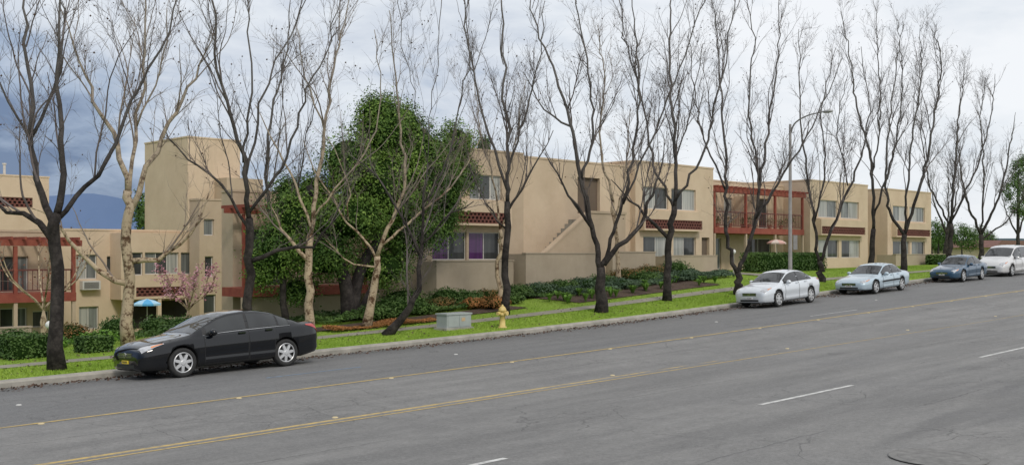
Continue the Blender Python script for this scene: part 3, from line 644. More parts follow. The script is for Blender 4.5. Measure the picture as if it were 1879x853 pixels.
# F block with balcony behind evergreen
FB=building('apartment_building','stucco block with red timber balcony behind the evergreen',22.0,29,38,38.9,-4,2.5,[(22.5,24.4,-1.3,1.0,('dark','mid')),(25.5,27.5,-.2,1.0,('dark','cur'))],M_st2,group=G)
balcony(FB,21.5,27.6,36.4,38,-1.35,1.8,3,gz0=-3.4,w_=.05)
mb=MB(); mb.box(22.2,28.5,36.7,36.9,-3.6,-1.75); FB.part('basement_wall',mb.V,mb.F,M_wall)
# Tower, narrow and stepping down to the right
T=building('stucco_tower','tall plain stucco stair tower above the roofs',29.5,32.9,56,61.4,-5,6.7,[],M_st,cat='tower',group=None)
mb=MB(); mb.box(31.2,33.6,54.6,55.99,-5,4.4); T.part('lower_block',mb.V,mb.F,M_st2)
vl=47.
LB=building('apartment_building','stucco wing below the tower with narrow windows',U(366,vl),U(430,vl),vl,48.0,-5,ZZ(390,368,vl),[(U(376,vl),U(391,vl),ZZ(386,508,vl),ZZ(386,470,vl),('dark',)),(U(374,vl),U(392,vl),ZZ(386,432,vl),ZZ(386,402,vl),('mid',)),(U(374,vl),U(396,vl),ZZ(386,590,vl),ZZ(386,540,vl),('dark',))],M_st2,group=G)
v1=50.; 
def op(pa,pb,ya,yb,v,st): return (U(pa,v),U(pb,v),ZZ((pa+pb)/2,yb,v),ZZ((pa+pb)/2,ya,v),st)
L1=building('apartment_building','low two storey stucco block with corner window bay',U(112,v1),U(366,v1),v1,54,-5,1.1,[op(140,178,467,512,v1,('cur','mid')),op(145,181,562,604,v1,('cur','mid')),op(196,214,470,500,v1,('dark',))],M_st,group=G)
v2=v1-1.2
mb=MB(); a,b=U(222,v2),U(356,v2); o1=op(228,262,463,505,v2,'x'); o2=op(266,328,463,503,v2,'x'); o3=op(332,352,463,503,v2,'x')
lat_=op(250,342,526,543,v2,'lat')
zl=ZZ(290,548,v2)
facade(mb,a,b,zl,1.0,v2,[o1,o2,o3,lat_]); mb.quad(uvw(a,v1,zl),uvw(a,v2,zl),uvw(a,v2,1.0),uvw(a,v1,1.0)); mb.quad(uvw(b,v2,zl),uvw(b,v1,zl),uvw(b,v1,1.0),uvw(b,v2,1.0)); mb.quad(uvw(a,v2,1.0),uvw(b,v2,1.0),uvw(b,v1,1.0),uvw(a,v1,1.0)); mb.quad(uvw(a,v1,zl),uvw(b,v1,zl),uvw(b,v2,zl),uvw(a,v2,zl))
L1.part('bay',mb.V,mb.F,M_st); window(L1,*o1[:4],v2,('dark',)); window(L1,*o2[:4],v2,('mid','dark','cur')); window(L1,*o3[:4],v2,('mid',)); lattice(L1,*lat_[:4],v2)
mb=MB(); g=op(226,350,552,600,v1,'x'); mb.box(g[0],g[1],v1-.02,v1-.005,g[2],g[3]); L1.part('patio_shade',mb.V,mb.F,M_dark)  # near-black sheet on the wall, painted as the shade under the bay
for q in (226,290,348):
    x=U(q,v2)+.1; mb=MB(); mb.box(x-.09,x+.09,v2+.02,v2+.2,-4.6,zl-.002); L1.part('bay_post',mb.V,mb.F,M_st)
mb=MB(); q=op(146,179,515,531,v1,'x'); mb.box(q[0],q[1],v1-.35,v1-.005,q[2],q[3]); t=Thing('air_conditioner','white boxy air conditioner set in the stucco wall','air conditioner',uvw(q[0],v1,q[2]))
t.part('housing',mb.V,mb.F,mat_simple('ac_white',(.6,.6,.58),(.5,.5,.48),2,.5)); mb=MB()
for i in range(6): z=q[2]+.06+i*(q[3]-q[2]-.1)/6; mb.box(q[0]+.08,q[1]-.08,v1-.362,v1-.351,z,z+.025)
t.part('grille',mb.V,mb.F,M_dark)
v3=46.; Hb=building('apartment_building','stucco block with red timber balcony and tall parapet',U(-90,v3),U(112,v3),v3,52,-5,.9,[op(0,52,470,535,v3,('dark','mid')),op(0,50,565,600,v3,('dark','mid')),op(60,90,570,600,v3,('dark',))],M_st2,group=G)
balcony(Hb,U(-90,44),U(140,44),44,v3,ZZ(70,538,44),ZZ(70,440,44),3,gz0=-4.4)
H2=building('apartment_building','taller stucco roof block with a brick band',U(-60,60),U(90,60),60,63,-5,ZZ(50,325,60),[(U(-10,60),U(60,60),ZZ(30,380,60),ZZ(30,362,60),'lat')],M_st,group=G)
for (px,vv,zt,h) in ((792,38.2,4.85,.5),(1000,40,4.75,.5),(8,61,ZZ(50,325,60),.7),(1585,40,4.95,.4)):
    uu=U(px,vv); c=np.array(uvw(uu,vv,zt)); mb=MB(); mb.tube([c,c+[0,0,h]],.07,10); mb.tube([c+[0,0,h],c+[0,0,h+.08]],.11,10); t=Thing('roof_vent','small metal vent pipe on the flat roof','vent',tuple(c),'vent pipes on the flat roofs'); t.part('pipe',mb.V,mb.F,M_frame)
def hill(name,pts,Y,mat):
    V=[];Fc=[]
    for x,h in pts:
        V+= [(x,Y-60,ZO-8),(x,Y,ZO+h),(x,Y+500,ZO-8)]
    for i in range(len(pts)-1):
        for j in range(2): Fc.append((i*3+j,(i+1)*3+j,(i+1)*3+j+1,i*3+j+1))
    mesh_obj(name,V,Fc,mat,kind='structure',smooth=True)
M_hill=mat_simple('hazy_hill',(.11,.165,.28),(.14,.20,.33),.006,1,spec=0)  # aerial haze painted into the bluish base colour
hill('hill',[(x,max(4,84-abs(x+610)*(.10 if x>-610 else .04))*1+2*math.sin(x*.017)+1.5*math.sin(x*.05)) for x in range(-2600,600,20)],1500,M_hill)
M_hill2=mat_simple('hazy_hill_dark',(.06,.09,.10),(.08,.11,.12),.01,1,spec=0)
hill('hill',[(x,9+3*math.sin(x*.02)+2*math.sin(x*.051)) for x in range(-600,900,25)],620,M_hill2)
u1=U(1850,60); t=Thing('house','distant low house with brown shingle roof','house',uvw(u1,60,-1)); mb=MB(); mb.box(u1-6,u1+8,60,70,-1,.9); t.part('wall',mb.V,mb.F,M_st)
mb=MB(); prism(mb,[(u1-6.6,.9),(u1+8.6,.9),(u1+6,2.0),(u1-4,2.0)],59.5,70.5); t.part('roof',mb.V,mb.F,mat_simple('brown_shingle',(.14,.07,.055),(.2,.11,.09),3,.9))
# ---------------------------------------------------------------- planting
GH='clipped shrubs on the lawn'
bush('hedge','clipped dark green hedge block on the lawn','hedge',P(50,29.8),29.8,.62,.62,L_hedge,2200,.04,.5,GH,True)
bush('hedge','small clipped dark green hedge on the lawn','hedge',P(172,29.8),29.8,.42,.45,L_hedge,1300,.04,.4,GH,True)
bush('hedge','long clipped green hedge in front of the patios','hedge',(P(1375,33)+P(1500,33))/2,33,(P(1500,33)-P(1375,33))/2,1.1,L_hedge,8000,.06,.5,GH,True)
bush('hedge','low clipped green hedge near the end block','hedge',P(1722,33),33,1.2,.7,L_hedge,1400,.07,.5,GH,True)
for (px,v,ru,h,m,lab) in ((720,31.5,.85,.8,L_hedge,'rounded dark green shrub'),(690,31,.7,.6,L_hedge,'rounded dark green shrub'),(775,31.2,.6,.5,L_hedge,'rounded dark green shrub'),(810,31.6,.6,.55,L_red,'reddish green shrub'),(740,33,1.0,1.0,L_hedge,'rounded dark green shrub'),(820,33,.8,.8,L_hedge,'rounded dark green shrub'),
 (860,32.6,.8,.6,L_hedge,'dark green mounded shrub'),(900,32.4,.8,.55,L_red,'reddish green shrub'),(950,32.6,.8,.6,L_hedge,'dark green mounded shrub'),(990,32.4,.8,.6,L_blue,'blue green mounded shrub'),(1030,32.4,.8,.6,L_hedge,'dark green mounded shrub'),(1070,32.2,.8,.6,L_blue,'blue green mounded shrub'),(1105,32.4,.7,.6,L_hedge,'dark green mounded shrub'),
 (905,30.3,.62,.5,L_orange,'orange tinged low shrub'),(870,31,.5,.45,L_orange,'orange tinged low shrub'),(940,31,.5,.45,L_hedge,'dark green mounded shrub'),
 (1150,33.2,.9,.65,L_red,'rusty red rounded shrub'),(1195,33.2,.9,.7,L_red,'rusty red rounded shrub'),(1240,33,.8,.85,L_hedge,'tall dark rounded shrub'),(1185,31.8,.8,.6,L_hedge,'dark green mounded shrub'),(1215,31.6,.8,.5,L_blue,'blue green mounded shrub'),(1255,31.6,.9,.5,L_blue,'blue green mounded shrub'),(1140,31.2,.8,.5,L_blue,'blue green mounded shrub'),
 (290,40,.8,.8,L_hedge,'leafy garden shrub by the patio'),(215,39,.7,.9,L_hedge,'leafy garden shrub by the patio'),(30,40,.8,.7,L_hedge,'leafy garden shrub by the patio'),(130,40,.7,.8,L_red,'reddish garden shrub by the patio'),(335,38,.8,.7,L_hedge,'leafy garden shrub by the patio'),(375,36,.8,.6,L_hedge,'leafy garden shrub by the patio'),(100,35,.5,.4,L_agap,'bright green garden shrub'),(165,36,.6,.4,L_agap,'bright green garden shrub'),(310,33,.6,.5,L_hedge,'leafy garden shrub by the patio'),(190,34,.5,.5,L_agap,'bright green garden shrub')):
    bush('shrub',lab+' in the planting','shrub',P(px,v),v,ru,h,m,int(1500*ru),.045,group='shrubs in front of the apartments')
def gcover(name,lab,u0,u1,v0,v1,h,mat,n,leaf):
    q=np.stack([rng.uniform(u0,u1,n),rng.uniform(v0,v1,n)],1); hh=h*(.6+.4*np.sin(q[:,0]*2.1)*np.cos(q[:,1]*2.7))*rng.uniform(.5,1,n)
    z=land_z(q[:,0],q[:,1])+hh; C=np.stack([(q[:,0]-q[:,1])*S2,(q[:,0]+q[:,1])*S2,z+ZO],1); V,Fc=leaves(C,leaf); o=mesh_obj(name,V,Fc,mat,kind='stuff'); o['label']=lab; o['category']='ground cover'
gcover('ground_cover','blue green leafy ground cover along the garden wall',34.5,47.5,30.7,33.5,.4,L_blue,26000,.065)
gcover('ground_cover','reddish low ground cover beneath the wall',30,35,31.5,33.6,.4,L_hedge,8000,.06)
gcover('ground_cover','dark green ground cover under the evergreen',22,31.5,30.8,34.5,.45,L_hedge,15000,.06)
gcover('ground_cover','strip of rusty orange ground cover beside the pavement',P(605,28.9),P(805,28.9),28.6,29.4,.24,L_orange,10000,.035)
gcover('ground_cover','mixed garden planting in front of the patios',8,20,36,43,.3,L_hedge,6000,.07)
for i in range(30):
    u=rng.uniform(32.5,44); v=rng.uniform(29.1,30.9); g=gz(u,v); b0=np.array(uvw(u,v,g)); n=60
    t=Thing('strappy_plant','clump of strappy bright green leaves in dark mulch','plant',tuple(b0),'clumps of strappy plants in the mulch bed')
    a=rng.uniform(0,6.28,n); l=rng.uniform(.25,.48,n); w=.018; V=[];Fc=[]
    for k in range(n):
        d=np.array([math.cos(a[k]),math.sin(a[k]),0]); s=np.array([-d[1],d[0],0])*w
        p1=b0+d*l[k]*.35+[0,0,l[k]*.8]; p2=b0+d*l[k]*.9+[0,0,l[k]*.75]; m=len(V); V+=[b0-s,b0+s,p1+s,p1-s,p2]; Fc+=[(m,m+1,m+2,m+3),(m+3,m+2,m+4)]
    t.part('foliage',V,Fc,L_agap)
def grass(u0,u1,v0,v1,n,h):
    q=np.stack([rng.uniform(u0,u1,n),rng.uniform(v0,v1,n)],1)
    keep=~((q[:,1]>27.28)&(q[:,1]<28.12)); 
    keep&=~((q[:,0]>33)&(q[:,0]<43.6)&(q[:,1]>28.95)&(q[:,1]<33.2)); keep&=~((q[:,0]>17)&(q[:,0]<30)&(q[:,1]>29.3)&(q[:,1]<31)); keep&=~((q[:,0]>49.4)&(q[:,0]<51.3)&(q[:,1]>28))
    q=q[keep]; n=len(q); z=land_z(q[:,0],q[:,1])+ZO
    B0=np.stack([(q[:,0]-q[:,1])*S2,(q[:,0]+q[:,1])*S2,z],1); a=rng.uniform(0,6.28,n); s=np.stack([np.cos(a),np.sin(a),np.zeros(n)],1)*.010
    tip=B0+np.stack([rng.normal(size=n)*.03,rng.normal(size=n)*.03,h*rng.uniform(.5,1.2,n)],1)
    V=np.stack([B0-s,B0+s,tip],1).reshape(-1,3); return V,np.arange(3*n).reshape(-1,3)
V,Fc=grass(2,75,24.82,35,110000,.05)
V2,F2=grass(2,50,24.82,27.3,60000,.05); o=mesh_obj('grass',np.concatenate([V,V2]),np.concatenate([Fc,F2+len(V)]),M_blade,kind='stuff'); o['label']='short green lawn grass beside the kerb'; o['category']='grass'
def litter(n,u0,u1,vf,zf,mat,s,lab):
    u=rng.uniform(u0,u1,n); v=vf(n); z=zf(u,v)+ZO+.012; C=np.stack([(u-v)*S2,(u+v)*S2,z],1)
    V,Fc=leaves(C,s,.7); V[:,2]=np.maximum(V[:,2],np.repeat(z-.008,4)); o=mesh_obj('leaf_litter',V,Fc,mat,kind='stuff'); o['label']=lab; o['category']='leaf litter'
litter(2600,2,60,lambda n:24.45-abs(rng.normal(size=n))*.4,road_z,M_pod,.045,'dark fallen leaves and pods in the gutter')
litter(900,2,60,lambda n:rng.uniform(24.85,30,n),lambda u,v:land_z(u,v)+.04,M_pod,.038,'brown fallen leaves scattered over the lawn')
# ---------------------------------------------------------------- street furniture
M_hyd=mat_simple('hydrant_yellow',(.66,.50,.17),(.55,.42,.16),8,.5)
u,v=P(922,25.4),25.4; g=gz(u,v); c=uvw(u,v,g); t=Thing('fire_hydrant','yellow fire hydrant standing in the grass by the kerb','fire hydrant',c); mb=MB()
mb.lathe(c,[(.15,0),(.15,.05),(.10,.06),(.095,.42),(.125,.43),(.125,.48),(.1,.49),(.1,.56),(.14,.57),(.14,.61),(.11,.68),(.06,.74),(.03,.75),(.03,.8),(.001,.8)],18); t.part('barrel',mb.V,mb.F,M_hyd,True)
for d,(dx,dy) in enumerate(((S2,-S2),(S2,S2),(-S2,-S2))):
    mb=MB(); q=np.array(c)+[0,0,.5]; mb.tube([q+np.array([dx,dy,0])*.08,q+np.array([dx,dy,0])*.2],.055,10); mb.tube([q+np.array([dx,dy,0])*.2,q+np.array([dx,dy,0])*.24],.07,6); t.part('nozzle_cap',mb.V,mb.F,M_hyd)
u,v=P(833,26.4),26.4; g=gz(u,v); t=Thing('utility_cabinet','grey blue metal utility cabinet on a concrete pad','utility box',uvw(u,v,g)); M_cab=mat_simple('cabinet_paint',(.36,.39,.39),(.30,.33,.33),3,.5)
mb=MB(); mb.box(u-.62,u+.62,v-.32,v+.32,g-.05,g+.07); t.part('plinth',mb.V,mb.F,M_conc); mb=MB(); mb.box(u-.55,u+.55,v-.26,v+.26,g+.07,g+.5); mb.box(u-.58,u+.58,v-.29,v+.29,g+.5,g+.55); t.part('housing',mb.V,mb.F,M_cab)
mb=MB(); mb.box(u-.5,u-.02,v-.275,v-.261,g+.1,g+.47); mb.box(u+.02,u+.5,v-.275,v-.261,g+.1,g+.47); t.part('door',mb.V,mb.F,M_cab); mb=MB(); mb.box(u+.1,u+.26,v-.28,v-.276,g+.28,g+.4); t.part('label_plate',mb.V,mb.F,mat_simple('orange_decal',(.5,.3,.12),(.5,.4,.3),9,.6))
u,v=P(1450,26),26.; g=gz(u,v); c=np.array(uvw(u,v,g)); t=Thing('street_lamp','tall grey concrete street lamp with a curved arm over the road','street lamp',tuple(c)); M_pole=mat_simple('lamp_concrete',(.20,.195,.19),(.27,.26,.25),4,.8,spec=.2)
mb=MB(); H=(HY-228)/F*c[1]-g; mb.tube([c,c+[0,0,.4],c+[0,0,.45],c+[0,0,H]],[.14,.14,.10,.06],12); t.part('pole',mb.V,mb.F,M_pole,True)
o_=np.array([S2,-S2,0]); mb=MB(); mb.tube(smooth_poly([c+[0,0,H-.5],c+[0,0,H+.02]+o_*.25,c+[0,0,H+.32]+o_*.9,c+[0,0,H+.42]+o_*1.7],14),np.linspace(.04,.028,14),8); t.part('arm',mb.V,mb.F,M_pole,True)
mb=MB(); e=c+[0,0,H+.42]+o_*1.95; mb.blob(tuple(e),(.13,.13,.08),12,6); VV=np.array(mb.V)-e; a=VV@o_; VV=VV+np.outer(a*1.2,o_); t.part('lamp_head',VV+e,mb.F,mat_simple('lamp_grey',(.3,.3,.3),(.4,.4,.4),4,.5),True)
mb=MB(); z0=(HY-458)/F*c[1]; mb.box(u+.13,u+.5,v-.1,v-.08,z0,z0+.7); t2=Thing('street_sign','grey back of a small sign fixed to the lamp post','sign',uvw(u+.3,v-.1,z0)); t2.part('panel',mb.V,mb.F,M_pole)
def umbrella(px,v,zt,r,m1,lab,m2,g=None):
    u=P(px,v); g=gz(u,v) if g is None else g; c=np.array(uvw(u,v,g)); t=Thing('patio_umbrella',lab,'umbrella',tuple(c)); mb=MB(); mb.tube([c,c+[0,0,zt-g]],.02,6); t.part('pole',mb.V,mb.F,M_frame)
    top=np.array(uvw(u,v,zt)); 
    for par in (0,1):
        V=[];Fc=[]
        for i in range(par,8,2):
            a0,a1=i*math.pi/4,(i+1)*math.pi/4; n=len(V)
            V+=[top,top+[r*.6*math.cos(a0),r*.6*math.sin(a0),-.14*r],top+[r*.6*math.cos(a1),r*.6*math.sin(a1),-.14*r],top+[r*math.cos(a0),r*math.sin(a0),-.34*r],top+[r*math.cos(a1),r*math.sin(a1),-.34*r],top+[r*math.cos(a0),r*math.sin(a0),-.48*r],top+[r*math.cos(a1),r*math.sin(a1),-.48*r]]
            Fc+=[(n,n+1,n+2),(n+1,n+3,n+4,n+2),(n+3,n+5,n+6,n+4)]
        t.part('canopy',V,Fc,(m1,m2)[par])
umbrella(270,45,ZZ(270,548,45),.62,mat_simple('blue_canvas',(.08,.34,.62),(.1,.4,.68),2,.8),'open bright blue and white patio umbrella',mat_simple('pale_canvas',(.35,.6,.78),(.4,.62,.8),2,.8))
umbrella(1425,35.2,ZZ(1425,439,35.2),.62,mat_simple('pink_canvas',(.6,.33,.29),(.6,.38,.33),2,.8),'open pink and white patio umbrella below the balcony',mat_simple('cream_canvas',(.65,.55,.48),(.6,.5,.45),2,.8))
M_opal=mat_simple('opal_glass',(.8,.8,.78),(.75,.75,.73),3,.3)
for px,v,zt in ((91,36,ZZ(91,596,36)),(1346,33.5,.1)):
    u=P(px,v); g=gz(u,v); c=np.array(uvw(u,v,g)); t=Thing('globe_lamp','white globe lamp on a short post in the garden','garden lamp',tuple(c)); mb=MB(); mb.tube([c,c+[0,0,zt-g]],.035,8); t.part('post',mb.V,mb.F,M_frame); mb=MB(); mb.blob(tuple(np.array(uvw(u,v,zt))),(.14,.14,.14),14,9); t.part('globe',mb.V,mb.F,M_opal,True)
M_pot=mat_simple('terracotta',(.3,.12,.07),(.35,.16,.1),6,.8)
for (uu,vv,zz,s) in ((54.2,36.4,1.6,.35),(55.6,36.4,1.6,.45),(57.0,36.4,1.6,.3),(57.9,36.5,1.6,.5),(60.2,36.4,1.6,.4),(61.6,36.4,1.6,.35),(62.9,36.4,1.6,.5),(22.3,36.8,-1.35,.4),(24,36.8,-1.35,.4),(13.0,44.3,ZZ(70,538,44),.4),(14.5,44.3,ZZ(70,538,44),.4)):
    c=np.array(uvw(uu,vv,zz)); t=Thing('potted_plant','leafy green plant in a terracotta pot on the balcony','potted plant',tuple(c),'potted plants on the balconies'); mb=MB(); mb.lathe(tuple(c),[(.001,0),(.11,0),(.15,.26),(.13,.26),(.001,.24)],10); t.part('pot',mb.V,mb.F,M_pot)
    V,Fc=leaves(c+[0,0,.3+s*.5]+rng.normal(size=(140,3))*s*.38,.05); t.part('foliage',V,Fc,L_hedge)
# ---------------------------------------------------------------- cars
M_tyre=mat_simple('tyre_rubber',(.018,.018,.018),(.03,.03,.03),6,.85); M_rim=mat_simple('alloy',(.60,.61,.62),(.50,.51,.52),4,.35,.4)
M_cg=glassm('car_glass',(.012,.014,.015),(.025,.028,.03),1,1,1.55); M_blk=mat_simple('black_plastic',(.015,.015,.016),(.025,.025,.026),6,.5)
M_well=mat_simple('wheel_well',(.006,.006,.006),(.01,.01,.01),6,1)
M_chr=mat_simple('chrome',(.7,.7,.7),(.6,.6,.6),4,.15,1); M_hl=mat_simple('headlight_lens',(.55,.57,.6),(.35,.36,.38),9,.1,.1,0,1); M_amb=mat_simple('amber_lens',(.8,.25,.04),(.65,.2,.04),6,.15,0,0,1); M_tl=mat_simple('tail_lens',(.45,.02,.015),(.35,.02,.015),6,.15,0,0,1)
def paint(name,c,metal=.3,rough=.3,dirtk=.7,coat=.9,spec=.5):
    m,nt,b=new_mat(name); tc=nd(nt,'ShaderNodeTexCoord').outputs['Object']; f=noise(nt,tc,1.5,5)
    sp=nd(nt,'ShaderNodeSeparateXYZ'); nt.links.new(tc,sp.inputs[0]); dirt=mathn(nt,'MULTIPLY',rng_map(nt,sp.outputs[2],.5,.15),mathn(nt,'MULTIPLY',f,dirtk))
    nt.links.new(mix(nt,dirt,c,(.10,.09,.08)),b.inputs['Base Color']); b.inputs['Metallic'].default_value=metal
    nt.links.new(rng_map(nt,dirt,0,.5,rough,.7),b.inputs['Roughness']); b.inputs['Coat Weight'].default_value=coat; b.inputs['Coat Roughness'].default_value=.01
    b.inputs['Specular IOR Level'].default_value=spec
    return m
SED=dict(L=4.82,W=.90,H=1.47,
 top=[(0,.60),(.03,.70),(.12,.78),(.35,.85),(.8,.92),(1.15,.965),(1.28,.99),(1.65,1.19),(2.0,1.36),(2.3,1.44),(2.75,1.472),(3.15,1.455),(3.5,1.395),(3.9,1.25),(4.18,1.125),(4.26,1.10),(4.70,1.085),(4.77,1.05),(4.82,.86)],
 sh=[(0,.56),(.03,.65),(.12,.71),(.35,.77),(.8,.84),(1.3,.90),(2,.935),(3,.965),(4,1.0),(4.6,1.01),(4.76,.97),(4.82,.82)],
 w=[(0,.64),(.04,.72),(.12,.79),(.3,.85),(.6,.885),(1.1,.90),(3.8,.90),(4.3,.885),(4.6,.84),(4.76,.78),(4.82,.70)],
 zb=[(0,.24),(.08,.2),(.5,.19),(4.3,.21),(4.7,.27),(4.82,.36)],
 re=[(0,.45),(.3,.62),(1.1,.70),(1.28,.74),(2.0,.63),(2.75,.60),(3.5,.585),(4.0,.61),(4.2,.67),(4.7,.64),(4.82,.55)],
 wf=.98,wr=3.76,R=.338, ws=(1.31,2.06), rw=(3.54,4.15), sw=[(1.62,2.68),(2.76,3.55),(3.61,3.90)], doors=[(1.55,2.70),(2.74,3.45)], hl=(.06,.56), tl=(4.40,4.78))
TAU=copy.deepcopy(SED); TAU.update(L=4.88,H=1.38,W=.9,
 top=[(0,.54),(.04,.62),(.2,.69),(.6,.77),(1.2,.84),(1.48,.88),(1.9,1.1),(2.2,1.27),(2.45,1.345),(2.9,1.38),(3.3,1.355),(3.6,1.27),(4.0,1.05),(4.15,.99),(4.4,.97),(4.8,.93),(4.88,.75)],
 sh=[(0,.5),(.05,.57),(.2,.62),(.6,.70),(1.4,.81),(2,.84),(3,.87),(4,.89),(4.7,.88),(4.82,.84),(4.88,.7)],
 w=[(0,.64),(.05,.72),(.15,.78),(.35,.84),(.7,.88),(1.2,.90),(3.8,.90),(4.3,.88),(4.6,.84),(4.8,.76),(4.88,.68)],
 zb=[(0,.25),(.08,.2),(.5,.19),(4.3,.21),(4.7,.27),(4.88,.36)],
 re=[(0,.45),(.3,.6),(1.3,.70),(1.48,.74),(2.2,.62),(2.9,.59),(3.5,.575),(4.05,.63),(4.3,.66),(4.7,.62),(4.88,.5)],
 wf=.98,wr=3.7,R=.32,ws=(1.52,2.24),rw=(3.55,4.08),sw=[(1.8,2.75),(2.83,3.45),(3.5,3.8)],doors=[(1.7,2.77),(2.81,3.45)],tl=(4.5,4.84))
VAN=copy.deepcopy(SED); VAN.update(L=5.0,H=1.78,W=.96,
 top=[(0,.58),(.05,.74),(.2,.88),(.6,1.0),(1.0,1.08),(1.5,1.38),(1.9,1.62),(2.2,1.73),(2.8,1.78),(3.8,1.77),(4.5,1.70),(4.75,1.5),(4.9,1.1),(5.0,.8)],
 sh=[(0,.54),(.05,.66),(.2,.76),(.6,.87),(1.2,.98),(3,1.02),(4.5,1.05),(4.85,1.0),(5.0,.75)],
 w=[(0,.66),(.05,.75),(.15,.82),(.35,.89),(.7,.94),(1.2,.96),(4.2,.96),(4.7,.9),(5.0,.78)],
 zb=[(0,.26),(.08,.2),(.5,.19),(4.5,.22),(5.0,.38)],
 re=[(0,.45),(.3,.6),(.9,.74),(1.1,.78),(1.9,.70),(2.8,.68),(4.5,.66),(4.8,.7),(5.0,.6)],
 wf=.98,wr=4.0,R=.34,ws=(1.12,1.98),rw=(4.6,4.85),sw=[(1.5,2.4),(2.48,3.6),(3.68,4.5)],doors=[(1.5,2.45),(2.5,3.5)],tl=(4.6,4.95))
def car(label,spec,pm,u,scale=1.0,hs=1.0,plate='yellow',spokes=6,v=23.42,side_strip=None):
    Z=spec; L=Z['L']; half=1.38
    pf=np.array(uvw(u-half,v,float(road_z(u-half,v)))); pr=np.array(uvw(u+half,v,float(road_z(u+half,v))))
    pl=np.array(uvw(u,v-.75,float(road_z(u,v-.75)))); pR=np.array(uvw(u,v+.75,float(road_z(u,v+.75))))
    fx=pf-pr; fx/=np.linalg.norm(fx); lf=pl-pR; up=np.cross(fx,lf); up/=np.linalg.norm(up); lf=np.cross(up,fx); loc=(pf+pr)/2+up*.006
    M=Matrix(((fx[0],lf[0],up[0],loc[0]),(fx[1],lf[1],up[1],loc[1]),(fx[2],lf[2],up[2],loc[2]),(0,0,0,1)))
    t=Thing('parked_car',label,'car',(0,0,0),'cars parked along the kerb',matrix=M)
    e=np.linspace(0,L,600)
    def sm(k):
        a=np.array(Z[k]); y=np.interp(e,a[:,0],a[:,1]); w=8; pad=np.pad(y,w,mode='edge'); pad[:w]=2*y[0]-y[1:w+1][::-1]; pad[-w:]=2*y[-1]-y[-w-1:-1][::-1]
        ker=np.hanning(2*w+1); ker/=ker.sum(); return np.convolve(pad,ker,'valid')
    A={k:sm(k) for k in ('top','sh','w','zb','re')}
    g=lambda k,s: float(np.interp(s,e,A[k]))
    def ring(s):
        top,sh,w,zb,re=(g(k,s) for k in ('top','sh','w','zb','re')); re=min(re,w-.10); cr=.05 if top-sh>.2 else .03
        cr=min(cr,max(.004,(top-sh)*.5)); h=sh-zb
        K=[(0,zb),(w-.18,zb),(w-.06,zb+.03),(w-.018,zb+.16*h),(w-.030,zb+.34*h),(w,zb+.62*h),(w-.022,sh-.14*h),(w-.05,sh-.03),(w-.085,sh)]
        a=np.array(K[-1]); b=np.array((re,top-cr)); bu=.035*min(1,max(0,(top-sh)/.3))
        for q in (.12,.25,.5,.75,.9,1.0): 
            p=a*(1-q)+b*q; K.append((p[0]+bu*math.sin(math.pi*q),p[1]))
        for q in (.93,.8,.55,.28,0): K.append((re*q,top-cr*q**2.2))
        return K
    def surf(s,p,side=1,off=0):
        K=ring(s); i=min(int(p),len(K)-2); f=p-i; y=K[i][0]*(1-f)+K[i+1][0]*f; z=K[i][1]*(1-f)+K[i+1][1]*f
        if off:
            K2=ring(min(L,s+.02)); K1=ring(max(0,s-.02)); q=lambda KK:np.array([KK[i][0]*(1-f)+KK[i+1][0]*f,KK[i][1]*(1-f)+KK[i+1][1]*f])
            d=(q(K2)-q(K1)); ts=np.array([-(min(L,s+.02)-max(0,s-.02)),d[0],d[1]]); tp=np.array([0,K[i+1][0]-K[i][0],K[i+1][1]-K[i][1]])
            n=np.cross(ts,tp); nn=np.linalg.norm(n); n=n/nn if nn>1e-9 else np.array([0,1,0])
            if n[1]<0 and p<13: n=-n
            if p>=14 and n[2]<0: n=-n
            x,y,z=L/2-s+n[0]*off,y+n[1]*off,z+n[2]*off; return (x,y*side,z)
        return (L/2-s,y*side,z)
    def patch(name,s0,s1,p0,p1,mat,side=1,off=.006,ns=14,npp=6,label=None,mirror=False,ps=None):
        V=[];Fc=[]; F0=p0 if callable(p0) else (lambda s:p0); F1=p1 if callable(p1) else (lambda s:p1)
        for i in range(ns+1):
            s=s0+(s1-s0)*i/ns; a,b=F0(s),F1(s); row=[surf(s,q,side,off) for q in (ps if ps is not None else [a+(b-a)*j/npp for j in range(npp+1)])]
            if mirror: row=row+[(x,-y,z) for x,y,z in row[::-1][1:]]
            V+=row; m=len(row)
        for i in range(ns):
            for j in range(m-1):
                f=(i*m+j,i*m+j+1,(i+1)*m+j+1,(i+1)*m+j); Fc.append(f if side>0 else f[::-1])
        return t.part(name,V,Fc,mat,True,label)
    ss=sorted(set(list(np.linspace(0,.3,10))+list(np.linspace(.3,L-.3,58))+list(np.linspace(L-.3,L,9))))
    V=[];n=0
    for s in ss:
        K=ring(s); r=[(L/2-s,y,z) for y,z in K]+[(L/2-s,-y,z) for y,z in K[1:-1][::-1]]; n=len(r); V+=r
    Fc=[]
    for i in range(len(ss)-1):
        for j in range(n): j2=(j+1)%n; Fc.append((i*n+j,i*n+j2,(i+1)*n+j2,(i+1)*n+j))
    Fc.append(tuple(range(n))[::-1]); Fc.append(tuple((len(ss)-1)*n+j for j in range(n)))
    body=t.part('body',V,Fc,[pm,M_well],True)
    bm=bmesh.new(); bm.from_mesh(body.data); bmesh.ops.recalc_face_normals(bm,faces=bm.faces); bm.to_mesh(body.data); bm.free()
    Rw=Z['R']; cut=MB()
